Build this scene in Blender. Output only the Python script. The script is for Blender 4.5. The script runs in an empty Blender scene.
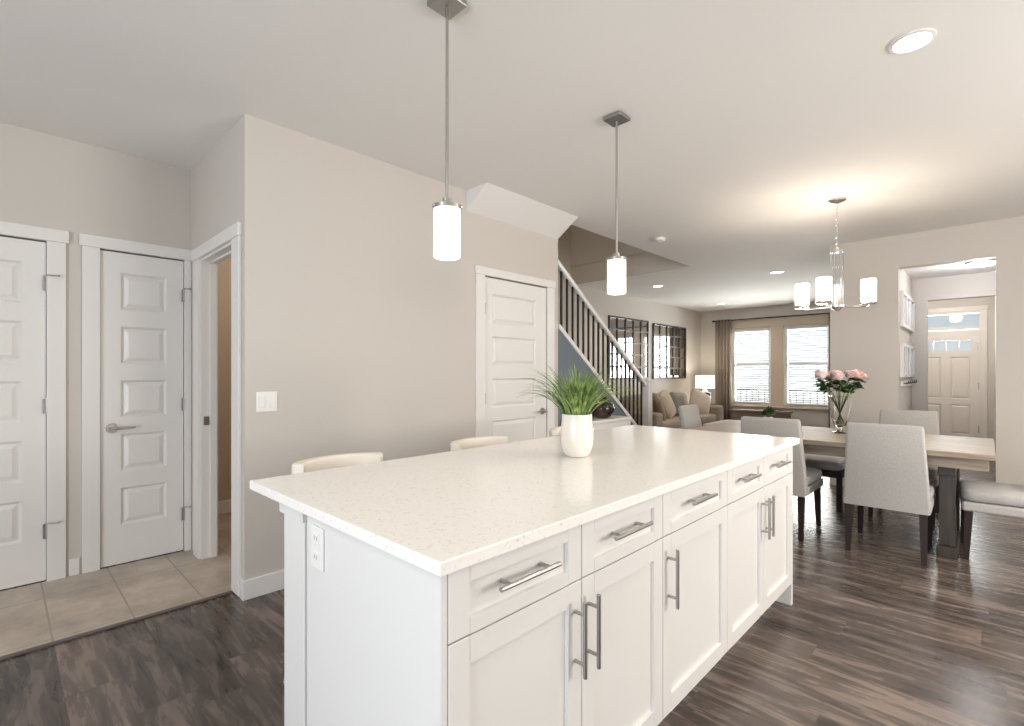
import bpy, bmesh, math, random
from mathutils import Vector, Matrix, Euler
R = math.radians
PI = math.pi
random.seed(7)
SC = bpy.context.scene
COL = SC.collection

# ------------------------------------------------------------------ camera
cam_d = bpy.data.cameras.new('camera')
cam = bpy.data.objects.new('camera', cam_d)
COL.objects.link(cam)
cam.location = (0, 0, 1.28)
cam.rotation_euler = (R(90), 0, R(44))
cam_d.sensor_width = 36.0
cam_d.lens = 495 / 1024 * 36
cam_d.shift_y = 9.7 / 1024
cam_d.clip_start = 0.02
SC.camera = cam

# ------------------------------------------------------------------ world, exposure
SC.view_settings.view_transform = 'Standard'
SC.view_settings.look = 'None'
SC.view_settings.gamma = 1.0
SC.view_settings.exposure = 0.24
SC.view_settings.use_curve_mapping = False
w = bpy.data.worlds.new('sky')
SC.world = w
w.use_nodes = True
bg = w.node_tree.nodes['Background']
bg.inputs[0].default_value = (0.86, 0.93, 1.0, 1)
bg.inputs[1].default_value = 1.05
try:
    SC.cycles.use_denoising = True
    SC.cycles.max_bounces = 14
    SC.cycles.transmission_bounces = 14
    SC.cycles.transparent_max_bounces = 16
    SC.cycles.diffuse_bounces = 6
    SC.cycles.sample_clamp_indirect = 6.0
    SC.cycles.caustics_reflective = False
    SC.cycles.caustics_refractive = False
except Exception:
    pass


def area(name, loc, rot, sx, sy, power, color, spread=180):
    d = bpy.data.lights.new(name, 'AREA')
    d.shape = 'RECTANGLE'
    d.size, d.size_y = sx, sy
    d.energy = power
    d.color = color
    d.spread = R(spread)
    o = bpy.data.objects.new(name, d)
    o.location = loc
    o.rotation_euler = rot
    COL.objects.link(o)
    return o


# daylight through patio doors and front openings, plus an added kitchen side fill
area('daylight_patio_doors', (-0.2, -3.28, 1.2), (R(117), 0, R(-3)), 2.6, 2.1, 125, (0.87, 0.93, 1.0))
area('kitchen_side_fill', (2.76, 3.2, 1.5), (R(104), 0, R(90)), 2.0, 1.3, 110, (1.0, 0.95, 0.88))  # added fill from the unseen side wall
area('daylight_front_windows', (-3.3, 12.0, 1.45), (R(-98), 0, 0), 2.0, 1.7, 230, (1.0, 0.98, 0.95))
area('daylight_entry', (-0.58, 12.1, 2.0), (R(-90), 0, 0), 0.8, 0.5, 40, (0.88, 0.94, 1.0))


def lamp(name, loc, power, radius, color=(1.0, 0.88, 0.72), kind='POINT', spot=150):
    d = bpy.data.lights.new(name, kind)
    d.energy = power
    d.color = color
    d.shadow_soft_size = radius
    if kind == 'SPOT':
        d.spot_size = R(spot)
        d.spot_blend = 0.6
    o = bpy.data.objects.new(name, d)
    o.location = loc
    COL.objects.link(o)
    return o


# ceiling lamps: the downlights in view and the hall light, plus added unseen fill
for k, (x, y, p) in enumerate(((-0.247, 2.79, 40), (-2.222, 7.83, 32), (-4.075, 10.58, 24), (-4.022, 7.70, 26), (0.9, 0.9, 20), (-1.3, -0.5, 24), (1.7, 4.3, 90), (-1.9, 10.3, 24))):  # entries after the mirror downlight are added fill without fixtures
    lamp('downlight_and_fill', (x, y, 2.715), p, 0.07, kind='SPOT')
lamp('washroom_fill', (-3.9, 1.8, 2.3), 10, 0.1)  # added to brighten the room behind the doorway
lamp('landing_fill', (-3.9, 4.4, 5.0), 12, 0.15)  # added fill for the dark stairwell
lamp('hall_lamp', (-0.08, 7.12, 2.30), 13, 0.1, (0.97, 0.97, 1.0))
lamp('entry_fill', (-0.5, 10.0, 2.4), 34, 0.1, (1.0, 0.95, 0.90))  # added fill so the front door reads brighter

# ------------------------------------------------------------------ materials


def mat(name, col, rough=0.5, metal=0.0, emis=None, estr=0.0, trans=0.0, ior=1.45, spec=None, coat=0.0, sheen=0.0):
    m = bpy.data.materials.new(name)
    m.use_nodes = True
    b = m.node_tree.nodes['Principled BSDF']
    b.inputs['Base Color'].default_value = (*col, 1)
    b.inputs['Roughness'].default_value = rough
    b.inputs['Metallic'].default_value = metal
    b.inputs['IOR'].default_value = ior
    b.inputs['Transmission Weight'].default_value = trans
    if spec is not None:
        b.inputs['Specular IOR Level'].default_value = spec
    if emis:
        b.inputs['Emission Color'].default_value = (*emis, 1)
        b.inputs['Emission Strength'].default_value = estr
    b.inputs['Coat Weight'].default_value = coat
    b.inputs['Sheen Weight'].default_value = sheen
    return m


def nd(m, t):
    return m.node_tree.nodes.new(t)


def lk(m, a, b):
    m.node_tree.links.new(a, b)


def bump(m, scale, strength, dist=0.002, detail=4, stretch=None):
    b = m.node_tree.nodes['Principled BSDF']
    tc = nd(m, 'ShaderNodeTexCoord')
    mp = nd(m, 'ShaderNodeMapping')
    if stretch:
        mp.inputs['Scale'].default_value = stretch
    n = nd(m, 'ShaderNodeTexNoise')
    n.inputs['Scale'].default_value = scale
    n.inputs['Detail'].default_value = detail
    bp = nd(m, 'ShaderNodeBump')
    bp.inputs['Strength'].default_value = strength
    bp.inputs['Distance'].default_value = dist
    lk(m, tc.outputs['Object'], mp.inputs[0])
    lk(m, mp.outputs[0], n.inputs['Vector'])
    lk(m, n.outputs[0], bp.inputs['Height'])
    lk(m, bp.outputs[0], b.inputs['Normal'])
    return n


def mottle(m, c0, c1, scale, detail=5, lo=0.3, hi=0.7, stretch=None):
    b = m.node_tree.nodes['Principled BSDF']
    tc = nd(m, 'ShaderNodeTexCoord')
    mp = nd(m, 'ShaderNodeMapping')
    if stretch:
        mp.inputs['Scale'].default_value = stretch
    n = nd(m, 'ShaderNodeTexNoise')
    n.inputs['Scale'].default_value = scale
    n.inputs['Detail'].default_value = detail
    r = nd(m, 'ShaderNodeValToRGB')
    r.color_ramp.elements[0].position = lo
    r.color_ramp.elements[1].position = hi
    r.color_ramp.elements[0].color = (*c0, 1)
    r.color_ramp.elements[1].color = (*c1, 1)
    lk(m, tc.outputs['Object'], mp.inputs[0])
    lk(m, mp.outputs[0], n.inputs['Vector'])
    lk(m, n.outputs[0], r.inputs[0])
    lk(m, r.outputs[0], b.inputs['Base Color'])


def wood_planks(name):
    m = mat(name, (0.1, 0.09, 0.08), 0.3)
    b = m.node_tree.nodes['Principled BSDF']
    tc = nd(m, 'ShaderNodeTexCoord')
    br = nd(m, 'ShaderNodeTexBrick')
    br.offset = 0.0
    br.offset_frequency = 2
    br.inputs['Color1'].default_value = (0, 0, 0, 1)
    br.inputs['Color2'].default_value = (1, 1, 1, 1)
    br.inputs['Mortar'].default_value = (0.5, 0.5, 0.5, 1)
    br.inputs['Scale'].default_value = 1
    br.inputs['Mortar Size'].default_value = 0.0009
    br.inputs['Mortar Smooth'].default_value = 0.1
    br.inputs['Brick Width'].default_value = 1.22
    br.inputs['Row Height'].default_value = 0.178
    sx = nd(m, 'ShaderNodeSeparateXYZ')
    lk(m, tc.outputs['Object'], sx.inputs[0])
    dv = nd(m, 'ShaderNodeMath'); dv.operation = 'DIVIDE'; dv.inputs[1].default_value = 0.178
    fl = nd(m, 'ShaderNodeMath'); fl.operation = 'FLOOR'
    wn = nd(m, 'ShaderNodeTexWhiteNoise'); wn.noise_dimensions = '1D'
    ma = nd(m, 'ShaderNodeMath'); ma.operation = 'MULTIPLY_ADD'; ma.inputs[1].default_value = 1.22
    cb = nd(m, 'ShaderNodeCombineXYZ')
    lk(m, sx.outputs[1], dv.inputs[0]); lk(m, dv.outputs[0], fl.inputs[0]); lk(m, fl.outputs[0], wn.inputs['W'])
    lk(m, wn.outputs['Value'], ma.inputs[0]); lk(m, sx.outputs[0], ma.inputs[2])
    lk(m, ma.outputs[0], cb.inputs[0]); lk(m, sx.outputs[1], cb.inputs[1])
    lk(m, cb.outputs[0], br.inputs['Vector'])
    # shift grain per plank
    add = nd(m, 'ShaderNodeVectorMath')
    add.operation = 'MULTIPLY_ADD'
    add.inputs[1].default_value = (7.0, 13.0, 5.0)
    lk(m, br.outputs['Color'], add.inputs[0])
    lk(m, tc.outputs['Object'], add.inputs[2])
    mp = nd(m, 'ShaderNodeMapping')
    mp.inputs['Scale'].default_value = (1.3, 9.0, 1)
    lk(m, add.outputs[0], mp.inputs[0])
    n1 = nd(m, 'ShaderNodeTexNoise')
    n1.inputs['Scale'].default_value = 2.2
    n1.inputs['Detail'].default_value = 8
    n1.inputs['Roughness'].default_value = 0.62
    n1.inputs['Distortion'].default_value = 0.6
    lk(m, mp.outputs[0], n1.inputs['Vector'])
    mp2 = nd(m, 'ShaderNodeMapping')
    mp2.inputs['Scale'].default_value = (3, 70.0, 1)
    lk(m, add.outputs[0], mp2.inputs[0])
    n2 = nd(m, 'ShaderNodeTexNoise')
    n2.inputs['Scale'].default_value = 2.0
    n2.inputs['Detail'].default_value = 4
    lk(m, mp2.outputs[0], n2.inputs['Vector'])
    # value = .5*n1 + .2*n2 + .3*plank
    a1 = nd(m, 'ShaderNodeMath'); a1.operation = 'MULTIPLY_ADD'
    a1.inputs[1].default_value = 0.11
    lk(m, n2.outputs[0], a1.inputs[0])
    a2 = nd(m, 'ShaderNodeMath'); a2.operation = 'MULTIPLY_ADD'
    a2.inputs[1].default_value = 0.74
    lk(m, n1.outputs[0], a2.inputs[0])
    a3 = nd(m, 'ShaderNodeMath'); a3.operation = 'MULTIPLY'
    a3.inputs[1].default_value = 0.11
    lk(m, br.outputs['Color'], a3.inputs[0])
    lk(m, a3.outputs[0], a2.inputs[2])
    lk(m, a2.outputs[0], a1.inputs[2])
    r = nd(m, 'ShaderNodeValToRGB')
    e = r.color_ramp.elements
    e[0].position = 0.33; e[0].color = (0.036, 0.029, 0.026, 1)
    e[1].position = 0.70; e[1].color = (0.30, 0.235, 0.20, 1)
    k = e.new(0.48); k.color = (0.108, 0.085, 0.074, 1)
    lk(m, a1.outputs[0], r.inputs[0])
    mx = nd(m, 'ShaderNodeMix'); mx.data_type = 'RGBA'
    lk(m, br.outputs['Fac'], mx.inputs['Factor'])
    lk(m, r.outputs[0], mx.inputs['A'])
    mx.inputs['B'].default_value = (0.05, 0.042, 0.038, 1)
    lk(m, mx.outputs['Result'], b.inputs['Base Color'])
    bp = nd(m, 'ShaderNodeBump')
    bp.inputs['Strength'].default_value = 0.12
    bp.inputs['Distance'].default_value = 0.002
    lk(m, a1.outputs[0], bp.inputs['Height'])
    lk(m, bp.outputs[0], b.inputs['Normal'])
    mr = nd(m, 'ShaderNodeMapRange')
    mr.inputs['To Min'].default_value = 0.17
    mr.inputs['To Max'].default_value = 0.36
    lk(m, n1.outputs[0], mr.inputs[0])
    lk(m, mr.outputs[0], b.inputs['Roughness'])
    return m


def tile_mat():
    m = mat('beige_floor_tile', (0.4, 0.35, 0.3), 0.42)
    b = m.node_tree.nodes['Principled BSDF']
    tc = nd(m, 'ShaderNodeTexCoord')
    mp = nd(m, 'ShaderNodeMapping')
    mp.inputs['Location'].default_value = (3.84 + 0.61 * 4, -0.176 + 0.625 * 10, 0)
    lk(m, tc.outputs['Object'], mp.inputs[0])
    br = nd(m, 'ShaderNodeTexBrick')
    br.offset = 0.0
    br.inputs['Color1'].default_value = (0, 0, 0, 1)
    br.inputs['Color2'].default_value = (1, 1, 1, 1)
    br.inputs['Scale'].default_value = 1
    br.inputs['Mortar Size'].default_value = 0.0045
    br.inputs['Brick Width'].default_value = 0.61
    br.inputs['Row Height'].default_value = 0.3125
    lk(m, mp.outputs[0], br.inputs['Vector'])
    n = nd(m, 'ShaderNodeTexNoise')
    n.inputs['Scale'].default_value = 3.5
    n.inputs['Detail'].default_value = 9
    n.inputs['Roughness'].default_value = 0.65
    lk(m, tc.outputs['Object'], n.inputs['Vector'])
    r = nd(m, 'ShaderNodeValToRGB')
    e = r.color_ramp.elements
    e[0].position = 0.30; e[0].color = (0.33, 0.28, 0.235, 1)
    e[1].position = 0.68; e[1].color = (0.60, 0.525, 0.45, 1)
    lk(m, n.outputs[0], r.inputs[0])
    mx = nd(m, 'ShaderNodeMix'); mx.data_type = 'RGBA'
    lk(m, br.outputs['Fac'], mx.inputs['Factor'])
    lk(m, r.outputs[0], mx.inputs['A'])
    mx.inputs['B'].default_value = (0.32, 0.275, 0.235, 1)
    lk(m, mx.outputs['Result'], b.inputs['Base Color'])
    return m


def quartz_mat():
    m = mat('white_quartz', (0.85, 0.82, 0.78), 0.16, spec=0.35)
    b = m.node_tree.nodes['Principled BSDF']
    tc = nd(m, 'ShaderNodeTexCoord')
    n = nd(m, 'ShaderNodeTexNoise')
    n.inputs['Scale'].default_value = 95
    n.inputs['Detail'].default_value = 3
    n.inputs['Roughness'].default_value = 0.7
    lk(m, tc.outputs['Object'], n.inputs['Vector'])
    r = nd(m, 'ShaderNodeValToRGB')
    e = r.color_ramp.elements
    e[0].position = 0.28; e[0].color = (0.66, 0.63, 0.59, 1)
    e[1].position = 0.43; e[1].color = (0.90, 0.88, 0.85, 1)
    lk(m, n.outputs[0], r.inputs[0])
    lk(m, r.outputs[0], b.inputs['Base Color'])
    return m


def siding_mat():
    m = mat('pale_siding', (0.75, 0.76, 0.77), 0.7)
    b = m.node_tree.nodes['Principled BSDF']
    tc = nd(m, 'ShaderNodeTexCoord')
    wv = nd(m, 'ShaderNodeTexWave')
    wv.bands_direction = 'Z'
    wv.wave_profile = 'SAW'
    wv.inputs['Scale'].default_value = 2.2
    lk(m, tc.outputs['Object'], wv.inputs['Vector'])
    bp = nd(m, 'ShaderNodeBump')
    bp.inputs['Strength'].default_value = 0.6
    bp.inputs['Distance'].default_value = 0.02
    lk(m, wv.outputs[0], bp.inputs['Height'])
    lk(m, bp.outputs[0], b.inputs['Normal'])
    return m


def pane_mat():
    m = bpy.data.materials.new('window_glass')
    m.use_nodes = True
    nt = m.node_tree
    nt.nodes.clear()
    o = nt.nodes.new('ShaderNodeOutputMaterial')
    t = nt.nodes.new('ShaderNodeBsdfTransparent')
    t.inputs[0].default_value = (0.96, 0.98, 0.98, 1)
    g = nt.nodes.new('ShaderNodeBsdfGlossy')
    g.inputs['Roughness'].default_value = 0.02
    f = nt.nodes.new('ShaderNodeFresnel')
    f.inputs[0].default_value = 1.3
    x = nt.nodes.new('ShaderNodeMixShader')
    nt.links.new(f.outputs[0], x.inputs[0])
    nt.links.new(t.outputs[0], x.inputs[1])
    nt.links.new(g.outputs[0], x.inputs[2])
    nt.links.new(x.outputs[0], o.inputs[0])
    return m


M = {}
M['wall'] = mat('greige_wall_paint', (0.61, 0.572, 0.527), 0.6); bump(M['wall'], 60, 0.06, 0.002)
M['wall_warm'] = mat('tan_wall_paint', (0.55, 0.47, 0.38), 0.6)
M['accent'] = mat('slate_blue_wall_paint', (0.155, 0.185, 0.215), 0.6)
M['ceiling'] = mat('ceiling_paint', (0.83, 0.815, 0.795), 0.8); bump(M['ceiling'], 75, 0.22, 0.004)
M['trim'] = mat('white_trim_paint', (0.80, 0.785, 0.76), 0.32)
M['cab'] = mat('white_cabinet_paint', (0.76, 0.75, 0.735), 0.3)
M['wood'] = wood_planks('grey_brown_plank_floor')
M['tile'] = tile_mat()
M['quartz'] = quartz_mat()
M['dark_strip'] = mat('dark_transition_strip', (0.10, 0.085, 0.075), 0.4)
M['nickel'] = mat('brushed_nickel', (0.50, 0.48, 0.46), 0.28, 1.0)
M['satin'] = mat('satin_steel', (0.42, 0.41, 0.40), 0.34, 1.0)
M['chrome'] = mat('chrome', (0.82, 0.81, 0.80), 0.08, 1.0)
M['dark'] = mat('dark_gap', (0.03, 0.03, 0.03), 0.7)  # near black for outlet slots and the painted closet shade
M['shade'] = mat('lit_white_glass', (0.9, 0.88, 0.85), 0.3, emis=(1.0, 0.90, 0.76), estr=3.6)
M['shade2'] = mat('lit_dining_glass', (0.9, 0.88, 0.85), 0.3, emis=(1.0, 0.86, 0.68), estr=6.0)
M['lens'] = mat('lit_downlight_lens', (0.9, 0.9, 0.9), 0.4, emis=(1.0, 0.90, 0.76), estr=14.0)
M['linen'] = mat('lit_lamp_linen', (0.9, 0.88, 0.84), 0.8, emis=(1.0, 0.88, 0.72), estr=1.6)
M['fabric'] = mat('light_grey_linen', (0.43, 0.415, 0.40), 0.9, sheen=0.2); bump(M['fabric'], 350, 0.25, 0.001); mottle(M['fabric'], (0.37, 0.355, 0.34), (0.48, 0.465, 0.45), 160, 4, 0.3, 0.7)
M['fabric_warm'] = mat('oatmeal_linen', (0.50, 0.455, 0.40), 0.9); bump(M['fabric_warm'], 350, 0.25, 0.001)
M['sofa'] = mat('taupe_sofa_fabric', (0.34, 0.28, 0.225), 0.9); bump(M['sofa'], 250, 0.25, 0.001)
M['pil_tan'] = mat('tan_pillow', (0.42, 0.35, 0.28), 0.9)
M['pil_brown'] = mat('brown_pillow', (0.24, 0.18, 0.135), 0.9)
M['pil_olive'] = mat('olive_grey_pillow', (0.22, 0.20, 0.165), 0.9)
M['pil_light'] = mat('cream_pillow', (0.58, 0.50, 0.43), 0.9)
M['cream'] = mat('cream_leatherette', (0.78, 0.72, 0.63), 0.5)
M['darkwood'] = mat('espresso_wood', (0.026, 0.017, 0.014), 0.5, spec=0.3)
M['tablewood'] = mat('weathered_oak', (0.4, 0.3, 0.2), 0.5)
mottle(M['tablewood'], (0.235, 0.185, 0.138), (0.43, 0.355, 0.275), 3, 7, 0.3, 0.7, (1.0, 14, 14))
M['trestle'] = mat('shaded_oak_trestle', (0.2, 0.15, 0.11), 0.45)
mottle(M['trestle'], (0.020, 0.016, 0.013), (0.065, 0.05, 0.038), 3, 6, 0.3, 0.7, (12, 12, 1))  # oak taken almost to black, shade under the tabletop put into the colour
M['benchwood'] = mat('brown_bench_wood', (0.20, 0.145, 0.11), 0.5)
M['iron'] = mat('dark_iron', (0.035, 0.028, 0.024), 0.45, 0.4)
M['mirror'] = mat('mirror_glass', (0.86, 0.86, 0.86), 0.03, 1.0)
M['black'] = mat('black_frame', (0.012, 0.011, 0.011), 0.35)
M['glass'] = mat('clear_glass', (0.97, 0.98, 0.98), 0.0, trans=1.0, ior=1.45)
M['pane'] = pane_mat()
M['ceramic'] = mat('white_ceramic', (0.80, 0.765, 0.70), 0.22)
M['soil'] = mat('potting_soil', (0.04, 0.03, 0.02), 0.9)
M['leaf'] = mat('grass_leaf', (0.1, 0.22, 0.05), 0.42)
mottle(M['leaf'], (0.035, 0.12, 0.018), (0.34, 0.44, 0.13), 26, 4, 0.34, 0.68)
M['leaf_dark'] = mat('rose_leaf', (0.022, 0.075, 0.018), 0.45)
M['stem'] = mat('green_stem', (0.20, 0.32, 0.08), 0.5)
M['rose'] = mat('pink_rose_petal', (0.90, 0.71, 0.68), 0.55)
M['curtain'] = mat('taupe_curtain', (0.37, 0.31, 0.26), 0.9)
M['blind'] = mat('white_blind_slat', (0.80, 0.79, 0.77), 0.5)
M['winframe'] = mat('almond_window_casing', (0.66, 0.56, 0.45), 0.45)
M['carpet'] = mat('stair_carpet', (0.36, 0.32, 0.28), 0.95); bump(M['carpet'], 300, 0.5, 0.003)
M['onyx'] = mat('dark_glazed_vase', (0.02, 0.016, 0.014), 0.12)
mottle(M['onyx'], (0.010, 0.009, 0.009), (0.09, 0.055, 0.035), 6, 3, 0.45, 0.7)
M['plate'] = mat('white_plastic_plate', (0.83, 0.82, 0.80), 0.35)
M['siding'] = siding_mat()
M['ground'] = mat('pale_concrete', (0.5, 0.5, 0.49), 0.9)
M['photo'] = mat('grey_print', (0.42, 0.44, 0.47), 0.25)
mottle(M['photo'], (0.46, 0.47, 0.50), (0.60, 0.61, 0.64), 2, 1, 0.35, 0.65)
M['entry'] = mat('entry_door_paint', (0.72, 0.67, 0.61), 0.4)
M['rug'] = mat('rug', (0.4, 0.36, 0.32), 0.95)

# ------------------------------------------------------------------ mesh helpers


class MB:
    def __init__(self):
        self.bm = bmesh.new()

    def _merge(self, t, mtx=None):
        if mtx is not None:
            bmesh.ops.transform(t, matrix=mtx, verts=t.verts)
        off = {}
        for v in t.verts:
            off[v.index] = self.bm.verts.new(v.co)
        for f in t.faces:
            try:
                nf = self.bm.faces.new([off[v.index] for v in f.verts])
                nf.smooth = f.smooth
            except ValueError:
                pass
        t.free()
        return self

    def box(self, x0, x1, y0, y1, z0, z1, bev=0.0, seg=2, mtx=None):
        t = bmesh.new()
        bmesh.ops.create_cube(t, size=1)
        for v in t.verts:
            v.co = Vector(((x0 + x1) / 2 + v.co.x * (x1 - x0), (y0 + y1) / 2 + v.co.y * (y1 - y0), (z0 + z1) / 2 + v.co.z * (z1 - z0)))
        if bev > 0:
            rs = bmesh.ops.bevel(t, geom=list(t.edges), offset=bev, segments=seg, affect='EDGES', profile=0.5)
            for f in rs['faces']:
                f.smooth = bev > 0.008
        t.verts.index_update()
        return self._merge(t, mtx)

    def frustum(self, c, half0, half1, axis_pts):
        """quad (4 pts) to quad (4 pts) solid"""
        t = bmesh.new()
        a = [t.verts.new(p) for p in half0]
        b = [t.verts.new(p) for p in half1]
        t.faces.new(a[::-1]); t.faces.new(b)
        for i in range(4):
            j = (i + 1) % 4
            t.faces.new((a[i], a[j], b[j], b[i]))
        bmesh.ops.recalc_face_normals(t, faces=t.faces)
        t.verts.index_update()
        return self._merge(t)

    def hexa(self, a, b):
        return self.frustum(None, a, b, None)

    def prism(self, poly, axis, a0, a1, bev=0.0, seg=2):
        """poly: list of (u,v); axis 'x': (y,z), 'y': (x,z), 'z': (x,y)"""
        t = bmesh.new()

        def P(u, v, a):
            return {'x': (a, u, v), 'y': (u, a, v), 'z': (u, v, a)}[axis]
        A = [t.verts.new(P(u, v, a0)) for u, v in poly]
        B = [t.verts.new(P(u, v, a1)) for u, v in poly]
        t.faces.new(A[::-1]); t.faces.new(B)
        n = len(poly)
        for i in range(n):
            j = (i + 1) % n
            t.faces.new((A[i], A[j], B[j], B[i]))
        bmesh.ops.recalc_face_normals(t, faces=t.faces)
        if bev > 0:
            bmesh.ops.bevel(t, geom=list(t.edges), offset=bev, segments=seg, affect='EDGES', profile=0.5)
            for f in t.faces:
                f.smooth = True
        t.verts.index_update()
        return self._merge(t)

    def cyl(self, p0, p1, r0, r1=None, n=16, cap=True):
        r1 = r0 if r1 is None else r1
        p0, p1 = Vector(p0), Vector(p1)
        d = (p1 - p0)
        t = bmesh.new()
        q = d.to_track_quat('Z', 'Y').to_matrix()
        A = [t.verts.new(p0 + q @ Vector((r0 * math.cos(2 * PI * i / n), r0 * math.sin(2 * PI * i / n), 0))) for i in range(n)]
        B = [t.verts.new(p1 + q @ Vector((r1 * math.cos(2 * PI * i / n), r1 * math.sin(2 * PI * i / n), 0))) for i in range(n)]
        for i in range(n):
            j = (i + 1) % n
            t.faces.new((A[i], A[j], B[j], B[i])).smooth = n > 6
        if cap:
            t.faces.new(A[::-1]); t.faces.new(B)
        t.verts.index_update()
        return self._merge(t)

    def lathe(self, prof, c=(0, 0, 0), n=32, close=True):
        t = bmesh.new()
        rings = []
        for r, z in prof:
            if r < 1e-6:
                rings.append([t.verts.new((c[0], c[1], c[2] + z))])
            else:
                rings.append([t.verts.new((c[0] + r * math.cos(2 * PI * i / n), c[1] + r * math.sin(2 * PI * i / n), c[2] + z)) for i in range(n)])
        for a, b in zip(rings, rings[1:]):
            for i in range(n):
                j = (i + 1) % n
                if len(a) == 1 and len(b) == 1:
                    continue
                if len(a) == 1:
                    f = t.faces.new((a[0], b[j], b[i]))
                elif len(b) == 1:
                    f = t.faces.new((a[i], a[j], b[0]))
                else:
                    f = t.faces.new((a[i], a[j], b[j], b[i]))
                f.smooth = True
        bmesh.ops.recalc_face_normals(t, faces=t.faces)
        t.verts.index_update()
        return self._merge(t)

    def tube(self, pts, r, n=10, rads=None):
        pts = [Vector(p) for p in pts]
        t = bmesh.new()
        rings = []
        for k, p in enumerate(pts):
            if k == 0:
                d = pts[1] - pts[0]
            elif k == len(pts) - 1:
                d = pts[-1] - pts[-2]
            else:
                d = (pts[k + 1] - pts[k]).normalized() + (pts[k] - pts[k - 1]).normalized()
            q = d.to_track_quat('Z', 'Y').to_matrix()
            rr = rads[k] if rads else r
            rings.append([t.verts.new(p + q @ Vector((rr * math.cos(2 * PI * i / n), rr * math.sin(2 * PI * i / n), 0))) for i in range(n)])
        for a, b in zip(rings, rings[1:]):
            best, sh = 1e9, 0
            for s in range(n):
                dd = sum((a[i].co - b[(i + s) % n].co).length for i in range(0, n, 3))
                if dd < best:
                    best, sh = dd, s
            for i in range(n):
                j = (i + 1) % n
                t.faces.new((a[i], a[j], b[(j + sh) % n], b[(i + sh) % n])).smooth = True
        t.faces.new(rings[0][::-1]); t.faces.new(rings[-1])
        bmesh.ops.recalc_face_normals(t, faces=t.faces)
        t.verts.index_update()
        return self._merge(t)

    def superq(self, c, s, e1=0.35, e2=0.35, mtx=None, nu=16, nv=28, fn=None):
        """soft cushion: superellipsoid with half sizes s"""
        def pw(v, e):
            return math.copysign(abs(v) ** e, v)
        t = bmesh.new()
        rings = []
        for i in range(nu + 1):
            u = -PI / 2 + PI * i / nu
            ring = []
            for j in range(nv):
                v = -PI + 2 * PI * j / nv
                p = Vector((pw(math.cos(u), e1) * pw(math.cos(v), e2), pw(math.cos(u), e1) * pw(math.sin(v), e2), pw(math.sin(u), e1)))
                if fn:
                    p = fn(p)
                ring.append(Vector((p.x * s[0], p.y * s[1], p.z * s[2])))
            rings.append(ring)
        vs = []
        for k, ring in enumerate(rings):
            if k in (0, nu):
                vs.append([t.verts.new(sum(ring, Vector()) / nv)])
            else:
                vs.append([t.verts.new(p) for p in ring])
        for a, b in zip(vs, vs[1:]):
            for j in range(nv):
                l = (j + 1) % nv
                if len(a) == 1:
                    f = t.faces.new((a[0], b[l], b[j]))
                elif len(b) == 1:
                    f = t.faces.new((a[j], a[l], b[0]))
                else:
                    f = t.faces.new((a[j], a[l], b[l], b[j]))
                f.smooth = True
        bmesh.ops.recalc_face_normals(t, faces=t.faces)
        m = Matrix.Translation(c)
        if mtx is not None:
            m = m @ mtx
        t.verts.index_update()
        return self._merge(t, m)

    def build(self, name, material, parent=None, loc=None, rz=0.0, sharp=40):
        me = bpy.data.meshes.new(name)
        bmesh.ops.recalc_face_normals(self.bm, faces=self.bm.faces)
        self.bm.faces.ensure_lookup_table()
        flags = [f.smooth for f in self.bm.faces]
        self.bm.to_mesh(me)
        self.bm.free()
        me.materials.append(material)
        try:
            me.set_sharp_from_angle(angle=R(sharp))
        except Exception:
            pass
        me.polygons.foreach_set('use_smooth', flags)
        me.update()
        o = bpy.data.objects.new(name, me)
        COL.objects.link(o)
        if parent:
            o.parent = parent
        if loc:
            o.location = loc
        o.rotation_euler.z = rz
        return o


def thing(name, label, cat, loc=(0, 0, 0), rz=0.0, group=None):
    o = bpy.data.objects.new(name, None)
    o.empty_display_size = 0.1
    COL.objects.link(o)
    o.location = loc
    o.rotation_euler.z = rz
    o['label'] = label
    o['category'] = cat
    if group:
        o['group'] = group
    return o


def tag(o, label, cat, group=None):
    o['label'] = label
    o['category'] = cat
    if group:
        o['group'] = group
    return o


def struct(o, label=None, cat=None):
    o['kind'] = 'structure'
    if label:
        o['label'] = label
    if cat:
        o['category'] = cat
    return o


def sroot(name, loc, rz, label, cat):
    o = bpy.data.objects.new(name, None)
    COL.objects.link(o)
    o.location = loc
    o.rotation_euler.z = rz
    return struct(o, label, cat)


def copy_tree(o, parent=None):
    c = o.copy()
    COL.objects.link(c)
    c.parent = parent
    for ch in list(o.children):
        copy_tree(ch, c)
    return c


def wall_with_holes(axis, p0, p1, a0, a1, z0, z1, holes):
    """axis 'x': plane normal x, thickness p0..p1, runs a0..a1 along y.  holes: (b0,b1,h0,h1)"""
    m = MB()

    def bx(b0, b1, h0, h1):
        if b1 - b0 < 1e-4 or h1 - h0 < 1e-4:
            return
        if axis == 'x':
            m.box(p0, p1, b0, b1, h0, h1)
        else:
            m.box(b0, b1, p0, p1, h0, h1)
    cur = a0
    for b0, b1, h0, h1 in sorted(holes):
        bx(cur, b0, z0, z1)
        bx(b0, b1, z0, h0)
        bx(b0, b1, h1, z1)
        cur = b1
    bx(cur, a1, z0, z1)
    return m


# ------------------------------------------------------------------ the setting
H = 2.74
XD = -4.15     # wall with the two closet doors
XL = -3.02     # long grey wall
XF = -5.00     # living room side wall
YF = 11.70     # street facade
YD = 6.62      # dining wall with the hall opening
YB = -3.2      # kitchen end behind the viewer
XR = 2.6

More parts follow.
